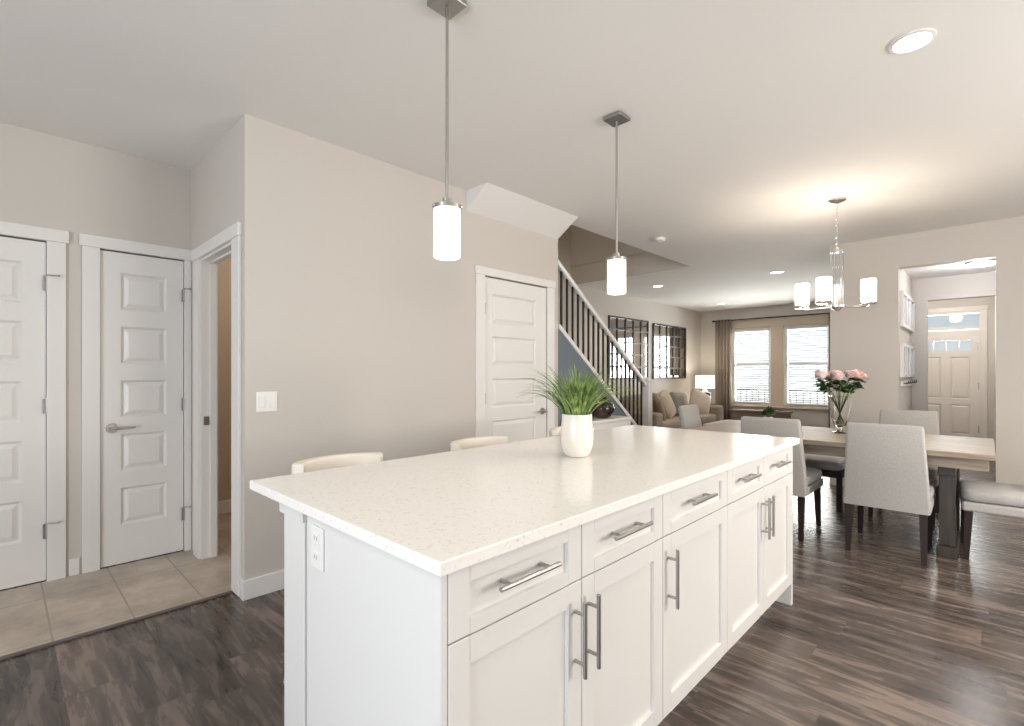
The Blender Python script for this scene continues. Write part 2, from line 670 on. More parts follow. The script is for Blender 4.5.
struct(MB().box(-5.2, XR + 0.1, YB - 0.1, YF + 0.15, -0.12, 0.0).build('floor', M['wood']), 'dark grey brown plank floor running through kitchen, dining and living room', 'floor')
t = MB()
t.box(XD, -3.19, YB, 0.955, 0.0, 0.006)
t.box(-4.98, -3.14, 0.955, 2.5, 0.0, 0.006)
struct(t.build('floor_tile', M['tile']), 'beige stone look tile floor in front of the closet doors', 'floor')
struct(MB().box(-3.19, -3.155, YB, 0.94, 0.0, 0.009, 0.003).build('trim_1', M['dark_strip']), 'dark strip where beige tile meets the plank floor', 'trim')

# ceiling with the open stairwell
c = MB()
c.box(-2.97, XR + 0.1, YB - 0.1, YD + 0.0, H, H + 0.3)
c.box(-5.2, -2.97, YB - 0.1, 2.6, H, H + 0.3)
c.box(-5.2, XR + 0.1, YD, YF + 0.15, H, H + 0.3)
struct(c.build('ceiling', M['ceiling']), 'flat pale ceiling over kitchen, dining and living room', 'ceiling')
s = MB()
s.box(-5.0, -2.975, YD - 0.03, YD - 0.002, H + 0.001, H + 0.3)
s.box(-2.97, -2.85, 2.5, YD + 0.1, H + 0.3, 5.3)
s.box(-5.12, -2.85, YD - 0.05, YD + 0.05, H + 0.3, 5.3)
s.box(-5.12, -2.85, 2.48, 2.6, H + 0.3, 5.3)
struct(s.build('wall_stairwell', M['wall']), 'upper walls around the open stairwell', 'wall')
struct(MB().box(-5.12, -2.85, 2.48, YD + 0.1, 5.3, 5.4).build('ceiling_stairwell', M['ceiling']), 'ceiling above the stairwell', 'ceiling')

struct(wall_with_holes('x', XD - 0.12, XD, YB, 0.96, 0, H, [(-0.62, 0.205, -0.01, 2.085), (0.45, 0.92, -0.01, 2.085)]).build('wall_left', M['wall']), 'brownish grey wall holding two closet doors', 'wall')
struct(MB().box(XD - 0.16, XD - 0.13, YB, 0.95, 0, H).build('closet_shade_panel', M['dark']), 'black panel giving painted shade behind the closet doors', 'wall')  # black sheet standing in for shade behind the door gaps
struct(wall_with_holes('y', 0.96, 1.06, XD, XL, 0, H, [(-3.89, -3.195, -0.01, 2.06)]).build('wall_return', M['wall']), 'short grey wall with the cased doorway at the corner', 'wall')
struct(wall_with_holes('x', XL - 0.1, XL, 1.06, 3.77, 0, H, [(2.79, 3.6, -0.01, 2.088)]).build('wall_long', M['wall']), 'long light grey wall between doorway and stairs', 'wall')
b = MB()
b.box(-5.1, -5.0, 1.06, 2.5, 0, H)
b.box(-5.1, -4.15, 0.96, 1.06, 0, H)
b.box(-5.1, XL - 0.1, 2.4, 2.5, 0, H)
struct(b.build('wall_washroom', M['wall_warm']), 'tan wall seen through the cased doorway', 'wall')
struct(MB().box(-5.0, -4.985, 1.06, 2.4, 0.006, 0.12, 0.004).build('baseboard_washroom', M['trim']), 'white baseboard seen through the cased doorway', 'baseboard')
struct(MB().box(XF - 0.12, XF, 2.5, YF + 0.12, 0, 5.3).build('wall_living', M['wall']), 'taupe living room wall behind sofa and mirrors', 'wall')
struct(MB().prism([(XL, 2.577), (XL, H), (-2.775, H)], 'y', 2.6, 3.768).build('ceiling_bulkhead', M['ceiling']), 'slanted bulkhead between grey wall and ceiling', 'bulkhead')

struct(wall_with_holes('y', YD, YD + 0.12, -1.32, XR, 0, H, [(-0.70, 0.04, -0.01, 2.392)]).build('wall_dining', M['wall']), 'light grey dining wall with the hall opening', 'wall')
struct(MB().box(-1.32, -1.2, YD + 0.12, YF, 0, H).build('wall_living_far', M['wall']), 'living room wall beside the hall', 'wall')
struct(MB().box(-0.82, -0.70, YD + 0.12, 7.9, 0, 2.5).build('wall_hall', M['wall']), 'pale hall wall with white paned frames', 'wall')
struct(wall_with_holes('y', 7.9, 8.0, -0.82, 1.5, 0, 2.5, [(-0.553, 0.30, -0.01, 2.165)]).build('wall_hall_end', M['wall']), 'grey hall wall around the opening to the front door', 'wall')
struct(MB().box(1.4, 1.5, YD + 0.12, 7.9, 0, 2.5).build('wall_hall_far', M['wall']), 'far side wall of the hall', 'wall')
struct(MB().box(-0.82, 1.5, YD + 0.12, 8.0, 2.44, 2.56).build('ceiling_hall', M['ceiling']), 'lower ceiling over the hall', 'ceiling')
v = MB()
v.box(-1.2, -1.1, 8.0, YF, 0, 2.74)
v.box(0.06, 0.16, 8.0, YF, 0, 2.74)
struct(v.build('wall_entry', M['wall']), 'side walls of the front entry', 'wall')
struct(MB().box(-1.2, 0.3, 8.0, YF, 2.6, 2.72).build('ceiling_entry', M['ceiling']), 'ceiling over the front entry', 'ceiling')
struct(wall_with_holes('y', YF, YF + 0.14, -5.12, 0.3, 0, H, [(-4.28, -3.44, 0.58, 2.29), (-3.19, -2.33, 0.58, 2.29), (-1.04, -0.12, -0.01, 2.36)]).build('wall_front', M['wall']), 'street facade wall with windows and front door', 'wall')
struct(wall_with_holes('y', YB - 0.12, YB, -4.3, XR, 0, H, [(-1.5, 1.1, 0.0, 2.3)]).build('wall_kitchen_end', M['wall']), 'kitchen end wall with patio doors', 'wall')
struct(wall_with_holes('x', XR, XR + 0.12, YB, YD + 0.12, 0, H, [(2.2, 4.2, 0.85, 2.15)]).build('wall_right', M['wall']), 'kitchen wall with an added opening for fill light', 'wall')  # opening added for the side fill light

# baseboards
def baseboard(name, x0, x1, y0, y1, z0=0.0):
    struct(MB().box(x0, x1, y0, y1, z0, 0.112, 0.004).build(name, M['trim']), None, None)
baseboard('baseboard_long', XL, XL + 0.014, 0.946, 2.68)
baseboard('baseboard_corner', -3.065, XL + 0.0, 0.946, 0.96)
baseboard('baseboard_left', XD, XD + 0.014, 0.302, 0.352, 0.006)
baseboard('baseboard_dining', -1.32, -0.70, YD - 0.014, YD)
baseboard('baseboard_right', 0.04, XR, YD - 0.014, YD)
baseboard('baseboard_living', XF, XF + 0.014, 5.5, YF)
baseboard('baseboard_front', -4.98, -1.34, YF - 0.014, YF)


# ------------------------------------------------------------------ doors
def moulded_slab(w_, h_, panels, th=0.035, z0=0.012):
    """door slab in local x (width), front towards -y; panels = (x0,x1,z0,z1)"""
    m = MB()
    dep = 0.018
    xs = sorted({0.0, w_} | {p[0] for p in panels} | {p[1] for p in panels})
    m.box(0, w_, dep, th, z0, h_)
    cols = sorted({(p[0], p[1]) for p in panels})
    prev = 0.0
    for (a, b_) in cols:
        m.box(prev, a, 0, dep, z0, h_)
        ps = sorted([p for p in panels if (p[0], p[1]) == (a, b_)], key=lambda q: q[2])
        zc = z0
        for p in ps:
            m.box(a, b_, 0, dep, zc, p[2])
            zc = p[3]
            g = 0.016
            i0 = [(p[0] + g, dep, p[2] + g), (p[1] - g, dep, p[2] + g), (p[1] - g, dep, p[3] - g), (p[0] + g, dep, p[3] - g)]
            k = 0.042
            i1 = [(p[0] + k, 0.004, p[2] + k), (p[1] - k, 0.004, p[2] + k), (p[1] - k, 0.004, p[3] - k), (p[0] + k, 0.004, p[3] - k)]
            m.hexa(i0, i1)
            # ogee lip sloping down into the recess
            q = 0.014
            for A, B in (((p[0], p[2]), (p[1], p[2])), ((p[1], p[2]), (p[1], p[3])), ((p[1], p[3]), (p[0], p[3])), ((p[0], p[3]), (p[0], p[2]))):
                cx, cz = (p[0] + p[1]) / 2, (p[2] + p[3]) / 2

                def ins(P):
                    return (P[0] + q * (1 if P[0] < cx else -1), P[1] + q * (1 if P[1] < cz else -1))
                a2, b2 = ins(A), ins(B)
                vs = [m.bm.verts.new(p_) for p_ in ((A[0], 0.0005, A[1]), (B[0], 0.0005, B[1]), (b2[0], dep - .001, b2[1]), (a2[0], dep - .001, a2[1]))]
                m.bm.faces.new(vs)
        m.box(a, b_, 0, dep, zc, h_)
        prev = b_
    m.box(prev, w_, 0, dep, z0, h_)
    return m


def casing(w_, h_, leg=0.088, leg_l=None, leg_r=None, head=0.076, over=0.014, th=0.018, z0=0.006):
    ll = leg if leg_l is None else leg_l
    lr = leg if leg_r is None else leg_r
    m = MB()
    if ll > 0:
        m.box(-ll, 0, -th, 0, z0, h_, 0.003)
    if lr > 0:
        m.box(w_, w_ + lr, -th, 0, z0, h_, 0.003)
    m.box(-ll - (over if ll > 0 else 0), w_ + lr + (over if leg_r is None else 0), -th - 0.006, 0, h_, h_ + head, 0.003)
    return m


def jamb(w_, h_, dep=0.12, th=0.012, z0=0.006):
    m = MB()
    m.box(0, th, 0.0, dep, z0, h_)
    m.box(w_ - th, w_, 0.0, dep, z0, h_)
    m.box(th, w_ - th, 0.0, dep, h_ - th, h_)
    return m


def hinge(m_, x, z):
    m = MB()
    m.cyl((x, -0.012, z - 0.045), (x, -0.012, z + 0.045), 0.0065, n=10)
    m.cyl((x, -0.012, z + 0.045), (x, -0.012, z + 0.052), 0.004, n=8)
    m.box(x - 0.016, x + 0.016, -0.006, -0.003, z - 0.045, z + 0.045)
    return m


def hinge_stop(x, z, sgn=1):
    m = hinge(None, x, z)
    m.cyl((x - 0.004 * sgn, -0.016, z + 0.05), (x + 0.05 * sgn, -0.035, z + 0.05), 0.004, n=8)
    m.cyl((x + 0.05 * sgn, -0.035, z + 0.05), (x + 0.058 * sgn, -0.038, z + 0.05), 0.007, n=8)
    return m


def lever(x, z, sgn=1):
    m = MB()
    m.cyl((x, 0.001, z), (x, -0.012, z), 0.033, 0.029, n=28)
    m.cyl((x, -0.012, z), (x, -0.045, z), 0.012, n=16)
    pts = [(x, -0.045, z), (x + 0.02 * sgn, -0.052, z + 0.003), (x + 0.06 * sgn, -0.053, z + 0.002), (x + 0.10 * sgn, -0.05, z + 0.001), (x + 0.118 * sgn, -0.047, z + 0.003)]
    m.tube(pts, 0.009, 12, [0.011, 0.0105, 0.0085, 0.007, 0.004])
    return m


def five_panels(x0, x1):
    return [(x0, x1, t_ - 0.247, t_) for t_ in (1.945, 1.588, 1.23, 0.873, 0.515)]


# closet door 1 (local x = world y, front = +x)
d1 = sroot('door_1', (XD, -0.60, 0), R(90), 'white five panel closet door cut by the photo edge', 'door')
moulded_slab(0.795, 2.076, five_panels(0.105, 0.69)).build('slab', M['trim'], d1, (0.003, 0.004, 0))
casing(0.80, 2.085).build('casing', M['trim'], d1)
for z, st in ((1.825, 1), (1.075, 0), (0.312, 1)):
    (hinge_stop(0.80, z) if st else hinge(None, 0.80, z)).build('hinge', M['satin'], d1)
# closet door 2
d2 = sroot('door_2', (XD, 0.452, 0), R(90), 'narrow white five panel closet door with lever handle', 'door')
moulded_slab(0.460, 2.076, five_panels(0.105, 0.360)).build('slab', M['trim'], d2, (0.003, 0.004, 0))
casing(0.466, 2.085, leg_r=0.040).build('casing', M['trim'], d2)
for z, st in ((1.83, 1), (1.056, 0), (0.272, 1)):
    (hinge_stop(0.466, z, 0.55) if st else hinge(None, 0.466, z)).build('hinge', M['satin'], d2)
lever(0.062, 0.914).build('handle', M['nickel'], d2, (0, 0.004, 0))
# cased opening in the short wall
d3 = sroot('door_3', (-3.89, 0.96, 0), 0, 'open white cased doorway beside the narrow closet door', 'doorway')
m = MB()
m.box(-0.125, 0.0, -0.018, 0, 0.006, 2.06, 0.003)
m.box(0.695, 0.822, -0.018, 0, 0.006, 2.06, 0.003)
m.box(-0.150, 0.828, -0.024, 0, 2.06, 2.136, 0.003)
m.build('casing', M['trim'], d3)
j = MB()
j.box(0, 0.015, -0.001, 0.101, 0.006, 2.06)
j.box(0.68, 0.695, -0.001, 0.101, 0.006, 2.06)
j.box(0.015, 0.68, -0.001, 0.101, 2.045, 2.06)
j.box(0.015, 0.027, 0.05, 0.09, 0.006, 2.045)
j.box(0.015, 0.68, 0.05, 0.09, 2.033, 2.045)
j.build('jamb', M['trim'], d3)
MB().box(0.0155, 0.018, 0.012, 0.045, 0.92, 0.98).build('strike_plate', M['satin'], d3)
# pantry door in the long wall
d4 = sroot('door_4', (XL, 2.793, 0), R(90), 'white five panel door in the long grey wall', 'door')
moulded_slab(0.800, 2.078, five_panels(0.095, 0.655)).build('slab', M['trim'], d4, (0.002, 0.004, 0))
casing(0.806, 2.088, leg=0.10, head=0.066, over=0.008, z0=0.0).build('casing', M['trim'], d4)
for z in (1.815, 1.066, 0.31):
    hinge(None, 0.0, z).build('hinge', M['satin'], d4)
lever(0.745, 0.92, -1).build('handle', M['nickel'], d4, (0, 0.004, 0))

# front door
d5 = sroot('door_5', (-1.04, YF, 0), 0, 'six panel front door with small panes under a transom window', 'door')
W5 = 0.92
m = MB()
pan = [(0.30, 0.50, 0.24, 0.80), (0.61, 0.80, 0.24, 0.80), (0.30, 0.50, 0.92, 1.52), (0.61, 0.80, 0.92, 1.52)]
pan = [(0.14, 0.40, 0.2, 0.72), (0.52, 0.78, 0.2, 0.72), (0.14, 0.40, 0.82, 1.56), (0.52, 0.78, 0.82, 1.56)]
sl = moulded_slab(0.90, 1.66, pan)
sl.box(0, 0.11, 0, 0.035, 1.66, 1.85); sl.box(0.80, 0.90, 0, 0.035, 1.66, 1.85); sl.box(0, 0.90, 0, 0.035, 1.85, 2.03)
for i in range(1, 4):
    x = 0.11 + 0.69 * i / 4
    sl.box(x - 0.012, x + 0.012, 0, 0.035, 1.66, 1.85)
sl.build('slab', M['entry'], d5, (0.01, 0.03, 0))
MB().box(0.11, 0.80, 0.012, 0.018, 1.66, 1.85).build('pane', M['pane'], d5, (0.01, 0.03, 0))
f = MB()
f.box(0.0, 0.012, 0.0, 0.1, 0, 2.36); f.box(W5 - 0.012, W5, 0.0, 0.1, 0, 2.36); f.box(0.012, W5 - 0.012, 0.0, 0.1, 2.035, 2.09); f.box(0.012, W5 - 0.012, 0.0, 0.1, 2.315, 2.36)
f.box(-0.09, 0.0, -0.02, 0, 0, 2.36, 0.003); f.box(W5, W5 + 0.09, -0.02, 0, 0, 2.36, 0.003); f.box(-0.1, W5 + 0.1, -0.024, 0, 2.36, 2.43, 0.003)
f.build('casing', M['entry'], d5)
MB().box(0.012, W5 - 0.012, 0.04, 0.046, 2.09, 2.315).build('transom_pane', M['pane'], d5)
for z in (1.75, 1.05, 0.3):
    MB().box(W5 - 0.03, W5 - 0.004, 0.018, 0.028, z - 0.06, z + 0.06).build('hinge', M['satin'], d5)

# windows
def window(name, x0, x1, label):
    root = sroot(name, (x0, YF, 0), 0, label, 'window')
    w_ = x1 - x0
    m = MB()
    z0, z1 = 0.58, 2.29
    m.box(0, 0.07, 0.03, 0.1, z0, z1); m.box(w_ - 0.05, w_, 0.03, 0.1, z0, z1)
    m.box(0.07, w_ - 0.05, 0.03, 0.1, z0, z0 + 0.05); m.box(0.07, w_ - 0.05, 0.03, 0.1, z1 - 0.08, z1)
    m.box(0.07, w_ - 0.05, 0.04, 0.1, 1.41, 1.455)
    m.build('window_frame', M['trim'], root)
    MB().box(0.07, w_ - 0.05, 0.07, 0.076, z0 + 0.05, z1 - 0.08).build('pane', M['pane'], root)
window('window_1', -4.28, -3.44, 'tall sash window nearer the curtain')
window('window_2', -3.19, -2.33, 'tall sash window behind the roses')
m = MB()
m.box(-4.37, -2.24, YF - 0.02, YF, 2.29, 2.44, 0.003)
m.box(-4.37, -4.28, YF - 0.018, YF, 0.55, 2.29, 0.003); m.box(-3.44, -3.19, YF - 0.018, YF, 0.55, 2.29, 0.003); m.box(-2.33, -2.24, YF - 0.018, YF, 0.55, 2.29, 0.003)
m.box(-4.40, -2.21, YF - 0.05, YF, 0.52, 0.55, 0.004)
struct(m.build('trim_2', M['winframe']), 'almond casing around the pair of living room windows', 'trim')


def blind(x0, x1, label):
    r = thing('window_blind', label, 'blind', (x0, YF + 0.015, 2.2))
    w_ = x1 - x0
    MB().box(0.0, w_, -0.025, 0.02, 0.0, 0.045, 0.004).build('headrail', M['blind'], r)
    m = MB()
    n = 31
    for i in range(n):
        z = -0.03 - i * 0.0498
        mt = Matrix.Translation((w_ / 2, -0.003, z)) @ Matrix.Rotation(R(-26), 4, 'X')
        m.box(-w_ / 2 + 0.004, w_ / 2 - 0.004, -0.022, 0.022, -0.0014, 0.0014, mtx=mt)
    for x in (0.12, w_ - 0.12):
        m.cyl((x, -0.003, 0), (x, -0.003, -1.55), 0.0015, n=6)
    m.build('slats', M['blind'], r)
    MB().box(0.004, w_ - 0.004, -0.025, 0.02, -1.595, -1.565, 0.004).build('bottom_rail', M['blind'], r)
blind(-4.215, -3.49, 'white slatted blind on the window beside the curtain')
blind(-3.125, -2.38, 'white slatted blind on the window behind the roses')

# outside
struct(MB().box(-14, 8, YF + 0.2, 30, -0.4, -0.25).build('ground', M['ground']), 'pale ground outside the front windows', 'ground')
nh = thing('neighbouring_house', 'pale sided house across the street beyond the front windows', 'house', (-5, 24, -0.25))
MB().box(-5, 9, 0, 0.4, 0, 6.0).build('facade', M['siding'], nh)
wm = MB().box(-0.2, 0.9, -0.05, 0.0, 1.2, 2.6).build('window_unit', M['trim'], nh)
wm = MB().box(3.4, 4.6, -0.05, 0.0, 1.2, 2.6).build('window_unit', M['trim'], nh)
MB().prism([(-0.5, 6.0), (0.9, 6.0), (0.9, 7.2)], 'x', -5.3, 9.3).build('roof', M['benchwood'], nh)
rl = thing('balcony_railing', 'dark metal porch railing outside the living room windows', 'railing', (-4.8, 13.2, -0.25))
MB().box(0, 3.4, -0.02, 0.02, 1.09, 1.125).build('top_rail', M['iron'], rl)
MB().box(0, 3.4, -0.02, 0.02, 0.12, 0.15).build('bottom_rail', M['iron'], rl)
for i in range(24):
    x = 0.06 + i * 0.1425
    MB().box(x - 0.009, x + 0.009, -0.009, 0.009, 0.0 if i % 8 == 0 else 0.12, 1.1).build('baluster', M['iron'], rl)

# ------------------------------------------------------------------ kitchen island
CX = -0.804          # carcass front plane


def shaker(x0, x1, z0, z1, rail=0.058, th=0.02, rec=0.011, railz=None):
    rz = rail if railz is None else railz
    m = MB()
    m.box(x0 + 0.004, x1 - 0.004, -th + rec, 0, z0 + 0.004, z1 - 0.004)
    m.box(x0, x0 + rail, -th, -0.001, z0, z1, 0.0015, 1)
    m.box(x1 - rail, x1, -th, -0.001, z0, z1, 0.0015, 1)
    m.box(x0 + rail, x1 - rail, -th, -0.001, z0, z0 + rz, 0.0)
    m.box(x0 + rail, x1 - rail, -th, -0.001, z1 - rz, z1, 0.0)
    return m


def bar_handle(p, axis, L):
    m = MB()
    r = 0.006
    off = -0.034
    if axis == 'x':
        m.cyl((p[0] - L / 2, off, p[1]), (p[0] + L / 2, off, p[1]), r, n=14)
        for s in (-1, 1):
            m.cyl((p[0] + s * L * 0.33, 0, p[1]), (p[0] + s * L * 0.33, off, p[1]), 0.005, n=10)
    else:
        m.cyl((p[0], off, p[1] - L / 2), (p[0], off, p[1] + L / 2), r, n=14)
        for s in (-1, 1):
            m.cyl((p[0], 0, p[1] + s * L * 0.33), (p[0], off, p[1] + s * L * 0.33), 0.005, n=10)
    return m


def cabinet(y0, y1, doors, label):
    """doors: list of (y_start, y_end, handle_y)"""
    r = thing('base_cabinet', label, 'cabinet', (CX, y0, 0), R(90), 'kitchen island cabinets')
    w_ = y1 - y0
    b = MB()
    b.box(0.0005, w_ - 0.0005, 0, 0.585, 0.118, 0.879)
    b.build('body', M['cab'], r)
    MB().box(0.0005, w_ - 0.0005, 0.075, 0.10, 0.0, 0.118).build('toe_kick', M['cab'], r)
    g = 0.0018
    for a, b_, hy in doors:
        d = shaker(a - y0 + g, b_ - y0 - g, 0.122, 0.728).build('door', M['cab'], r)
        bar_handle((hy - y0, 0.59), 'z', 0.195).build('handle', M['satin'], d, (0, -0.02, 0))
        d = shaker(a - y0 + g, b_ - y0 - g, 0.732, 0.877, 0.058, railz=0.034).build('drawer', M['cab'], r)
        bar_handle(((a + b_) / 2 - y0, 0.812), 'x', 0.205).build('handle', M['satin'], d, (0, -0.012, 0))
    return r
cabinet(0.626, 1.536, [(0.626, 1.080, 1.048), (1.080, 1.536, 1.110)], 'white island cabinet nearest the quartz corner, two doors with paired bar handles')
cabinet(1.536, 2.098, [(1.536, 2.098, 1.572)], 'white single door island cabinet between the two double ones')
cabinet(2.098, 3.022, [(2.098, 2.559, 2.528), (2.559, 3.022, 2.588)], 'white two door island cabinet nearest the dining chairs')
tag(MB().box(-1.40, -0.785, 0.609, 0.6255, 0, 0.879, 0.001, 1).build('end_panel', M['cab']), 'plain white island end panel carrying the outlet', 'panel')
tag(MB().box(-1.40, -0.785, 3.0225, 3.05, 0, 0.879, 0.001, 1).build('end_panel', M['cab']), 'plain white island end panel facing the dining table', 'panel')
tag(MB().box(-1.441, -1.40, 0.65, 3.03, 0, 0.879).build('island_back_panel', M['cab']), 'white panel closing the stool side of the island', 'panel')


def post(y0, y1, label):
    r = thing('island_post', label, 'post', (-1.513, (y0 + y1) / 2, 0))
    h = (y1 - y0) / 2
    MB().box(-0.074, 0.072, -h, h, 0, 0.842, 0.002, 1).build('shaft', M['cab'], r)
    MB().box(-0.097, 0.072, -h - 0.006, h + 0.006, 0.842, 0.879, 0.002, 1).build('cap', M['cab'], r)
post(0.618, 0.735, 'square white post under the island overhang beside the outlet panel')
post(2.905, 3.022, 'square white post under the island overhang, dining end')
tag(MB().box(-1.83, -0.77, 0.596, 3.13, 0.88, 0.91, 0.003, 2).build('island_countertop', M['quartz']), 'white speckled quartz slab topping the kitchen island', 'countertop')


def outlet(loc, rz, label, w_=0.072, h_=0.116, kind='outlet'):
    r = thing('wall_outlet' if kind == 'outlet' else 'light_switch', label, 'outlet' if kind == 'outlet' else 'switch', loc, rz)
    MB().box(-w_ / 2, w_ / 2, -0.006, 0, -h_ / 2, h_ / 2, 0.0025).build('plate', M['plate'], r)
    if kind == 'outlet':
        for s in (-1, 1):
            f_ = MB().box(-0.017, 0.017, -0.0085, -0.005, s * 0.026 - 0.017, s * 0.026 + 0.017, 0.002).build('socket', M['plate'], r)
            k = MB()
            k.box(-0.008, -0.006, -0.0088, -0.0084, s * 0.026 - 0.004, s * 0.026 + 0.008)
            k.box(0.006, 0.008, -0.0088, -0.0084, s * 0.026 - 0.004, s * 0.026 + 0.008)
            k.build('slots', M['dark'], f_)
    else:
        for s in (-1, 1):
            MB().box(s * 0.029 - 0.017, s * 0.029 + 0.017, -0.010, -0.005, -0.034, 0.034, 0.002).build('rocker', M['plate'], r)
outlet((-1.326, 0.6085, 0.80), 0, 'white outlet plate on the island end panel')
outlet((XL + 0.0005, 1.077, 1.112), R(90), 'double white rocker switch on the long grey wall', 0.118, 0.116, 'switch')

# ------------------------------------------------------------------ bar stools
def stool_proto():
    r = thing('bar_stool', '', 'stool', (0, 0, 0), 0, 'bar stools at the island')
    # seat faces +x; backrest at -x
    MB().superq((0.02, 0, 0.655), (0.20, 0.205, 0.045), 0.35, 0.35).build('seat', M['cream'], r)

    m = MB()
    n = 24
    prof = []
    out, inn = [], []
    for i in range(n + 1):
        a = R(-72) + R(144) * i / n
        out.append((-0.245 * math.cos(a) * 0.62 - 0.075, 0.206 * math.sin(a) / math.sin(R(72))))
        inn.append((-0.245 * math.cos(a) * 0.62 - 0.075 + 0.042, 0.17 * math.sin(a) / math.sin(R(72))))
    poly = out + inn[::-1]
    m.prism(poly, 'z', 0.675, 0.922, 0.012, 3)
    m.build('backrest', M['cream'], r)
    f = MB()
    for s in (-1, 1):
        y = 0.19 * s
        f.tube([(-0.20, y, 0.012), (-0.205, y, 0.012), (-0.225, y, 0.02), (-0.222, y, 0.05), (-0.13, y, 0.60), (-0.11, y, 0.612), (0.1, y, 0.612), (0.12, y, 0.60), (0.20, y, 0.05), (0.205, y, 0.02), (0.19, y, 0.012), (-0.2, y, 0.012)], 0.011, 10)
    f.tube([(0.165, -0.19, 0.27), (0.165, 0.19, 0.27)], 0.009, 10)
    f.tube([(-0.2, -0.19, 0.012), (-0.2, 0.19, 0.012)], 0.011, 10)
    f.build('frame', M['chrome'], r)
    return r
st = stool_proto()
for i, (y, lab) in enumerate(((1.0, 'cream low back stool nearest the doorway, showing its chrome leg'), (1.80, 'cream low back stool in the middle behind the quartz top'), (2.60, 'cream low back stool hidden behind the potted grass'))):
    o = st if i == 0 else copy_tree(st)
    o.location = (-1.85, y, 0)
    o['label'] = lab

# ------------------------------------------------------------------ potted grass on the island
pg = thing('potted_grass', 'bushy green grass in a white ceramic pot on the quartz island', 'plant', (-1.315, 1.775, 0.91))
MB().lathe([(0, 0.0), (0.038, 0.0), (0.050, 0.005), (0.061, 0.02), (0.069, 0.045), (0.0725, 0.075), (0.0715, 0.115), (0.067, 0.16), (0.0655, 0.185), (0.063, 0.188), (0.0605, 0.185), (0.062, 0.165), (0.0, 0.165)], n=40).build('pot', M['ceramic'], pg)
MB().lathe([(0, 0.172), (0.05, 0.171), (0.0612, 0.166)], n=24).build('soil', M['soil'], pg)


def blade(m, base, az, L, lean, curl, w_, n=9):
    """tapered arching leaf with a folded middle"""
    d = Vector((math.cos(az), math.sin(az), 0))
    side = Vector((-math.sin(az), math.cos(az), 0))
    p = Vector(base)
    ang = lean
    rows = []
    for i in range(n + 1):
        t_ = i / n
        ww = w_ * (0.75 + 0.5 * t_) * (1 - t_) ** 0.6 if t_ > 0.3 else w_ * (0.6 + 0.8 * t_)
        nrm = -d * math.cos(ang) + Vector((0, 0, 1)) * math.sin(ang)
        a = m.bm.verts.new(p + side * ww)
        c_ = m.bm.verts.new(p - nrm * ww * 0.5)
        b_ = m.bm.verts.new(p - side * ww)
        rows.append((a, c_, b_))
        step = L / n
        p = p + (d * math.sin(ang) + Vector((0, 0, 1)) * math.cos(ang)) * step
        ang += curl / n * (0.4 + 1.2 * t_)
    for r0, r1 in zip(rows, rows[1:]):
        for k in (0, 1):
            m.bm.faces.new((r0[k], r0[k + 1], r1[k + 1], r1[k])).smooth = True


m = MB()
for i in range(185):
    az = random.uniform(0, 2 * PI)
    rr = 0.05 * math.sqrt(random.random())
    q = random.random() ** 0.85
    lean = R(3 + 44 * q * random.uniform(0.5, 1))
    L = random.uniform(0.17, 0.265) * (1 + 0.32 * q)
    blade(m, (rr * math.cos(az), rr * math.sin(az), 0.168), az + random.uniform(-0.5, 0.5), L, lean, R(25 + 125 * q * random.uniform(0.5, 1)), random.uniform(0.0034, 0.0060))
m.build('leaves', M['leaf'], pg, sharp=180)

# ------------------------------------------------------------------ pendants
def pendant(loc, label):
    r = thing('pendant_light', label, 'lamp', loc, 0, 'pendant lights over the island')
    MB().box(-0.057, 0.057, -0.057, 0.057, -0.021, -0.0005, 0.004).build('canopy', M['satin'], r)
    MB().cyl((0, 0, -0.026), (0, 0, -0.79), 0.0062, n=12).build('rod', M['nickel'], r)
    m = MB()
    m.lathe([(0, -0.775), (0.018, -0.776), (0.02, -0.805), (0.057, -0.806), (0.057, -0.822), (0, -0.822)], n=32)
    for k in range(3):
        a = R(30 + 120 * k)
        m.cyl((0.056 * math.cos(a), 0.056 * math.sin(a), -0.812), (0.066 * math.cos(a), 0.066 * math.sin(a), -0.812), 0.004, n=8)
    m.build('holder', M['nickel'], r)
    MB().lathe([(0, -0.8235), (0.047, -0.8235), (0.052, -0.826), (0.052, -1.004), (0.049, -1.008), (0.045, -1.004), (0.046, -0.84), (0, -0.836)], n=40).build('lamp_shade', M['shade'], r)
    return r
pendant((-1.535, 1.222, H), 'nickel rod pendant with lit glass cylinder above the near half of the island')
pendant((-1.535, 2.45, H), 'nickel rod pendant with lit glass cylinder above the potted grass')

# ------------------------------------------------------------------ ceiling downlights
def downlight(x, y, label, r_=0.075):
    r = thing('recessed_light', label, 'ceiling light', (x, y, H), 0, 'recessed ceiling lights')
    MB().lathe([(r_, -0.0005), (r_ + 0.018, -0.0005), (r_ + 0.016, -0.006), (r_ + 0.002, -0.009), (r_, -0.004)], n=36).build('trim_ring', M['trim'], r)
    MB().lathe([(0, -0.0035), (r_ - 0.004, -0.0035), (r_, -0.0025)], n=36).build('lens', M['lens'], r)
downlight(-0.247, 2.79, 'large lit downlight in the ceiling nearest the viewer', 0.066)
downlight(-2.222, 7.83, 'lit downlight in the ceiling just beside the chandelier glass')
downlight(-4.075, 10.58, 'lit downlight in the ceiling nearest the windows')
downlight(-4.022, 7.70, 'lit downlight in the ceiling above the mirrors')
sd = thing('smoke_detector', 'round white smoke detector on the ceiling past the second pendant', 'detector', (-2.585, 4.98, H))
MB().lathe([(0, -0.038), (0.04, -0.037), (0.058, -0.028), (0.062, -0.0005), (0, -0.0005)], n=32).build('housing', M['plate'], sd)
MB().lathe([(0, -0.044), (0.014, -0.043), (0.016, -0.037), (0, -0.036)], n=20).build('button', M['plate'], sd)

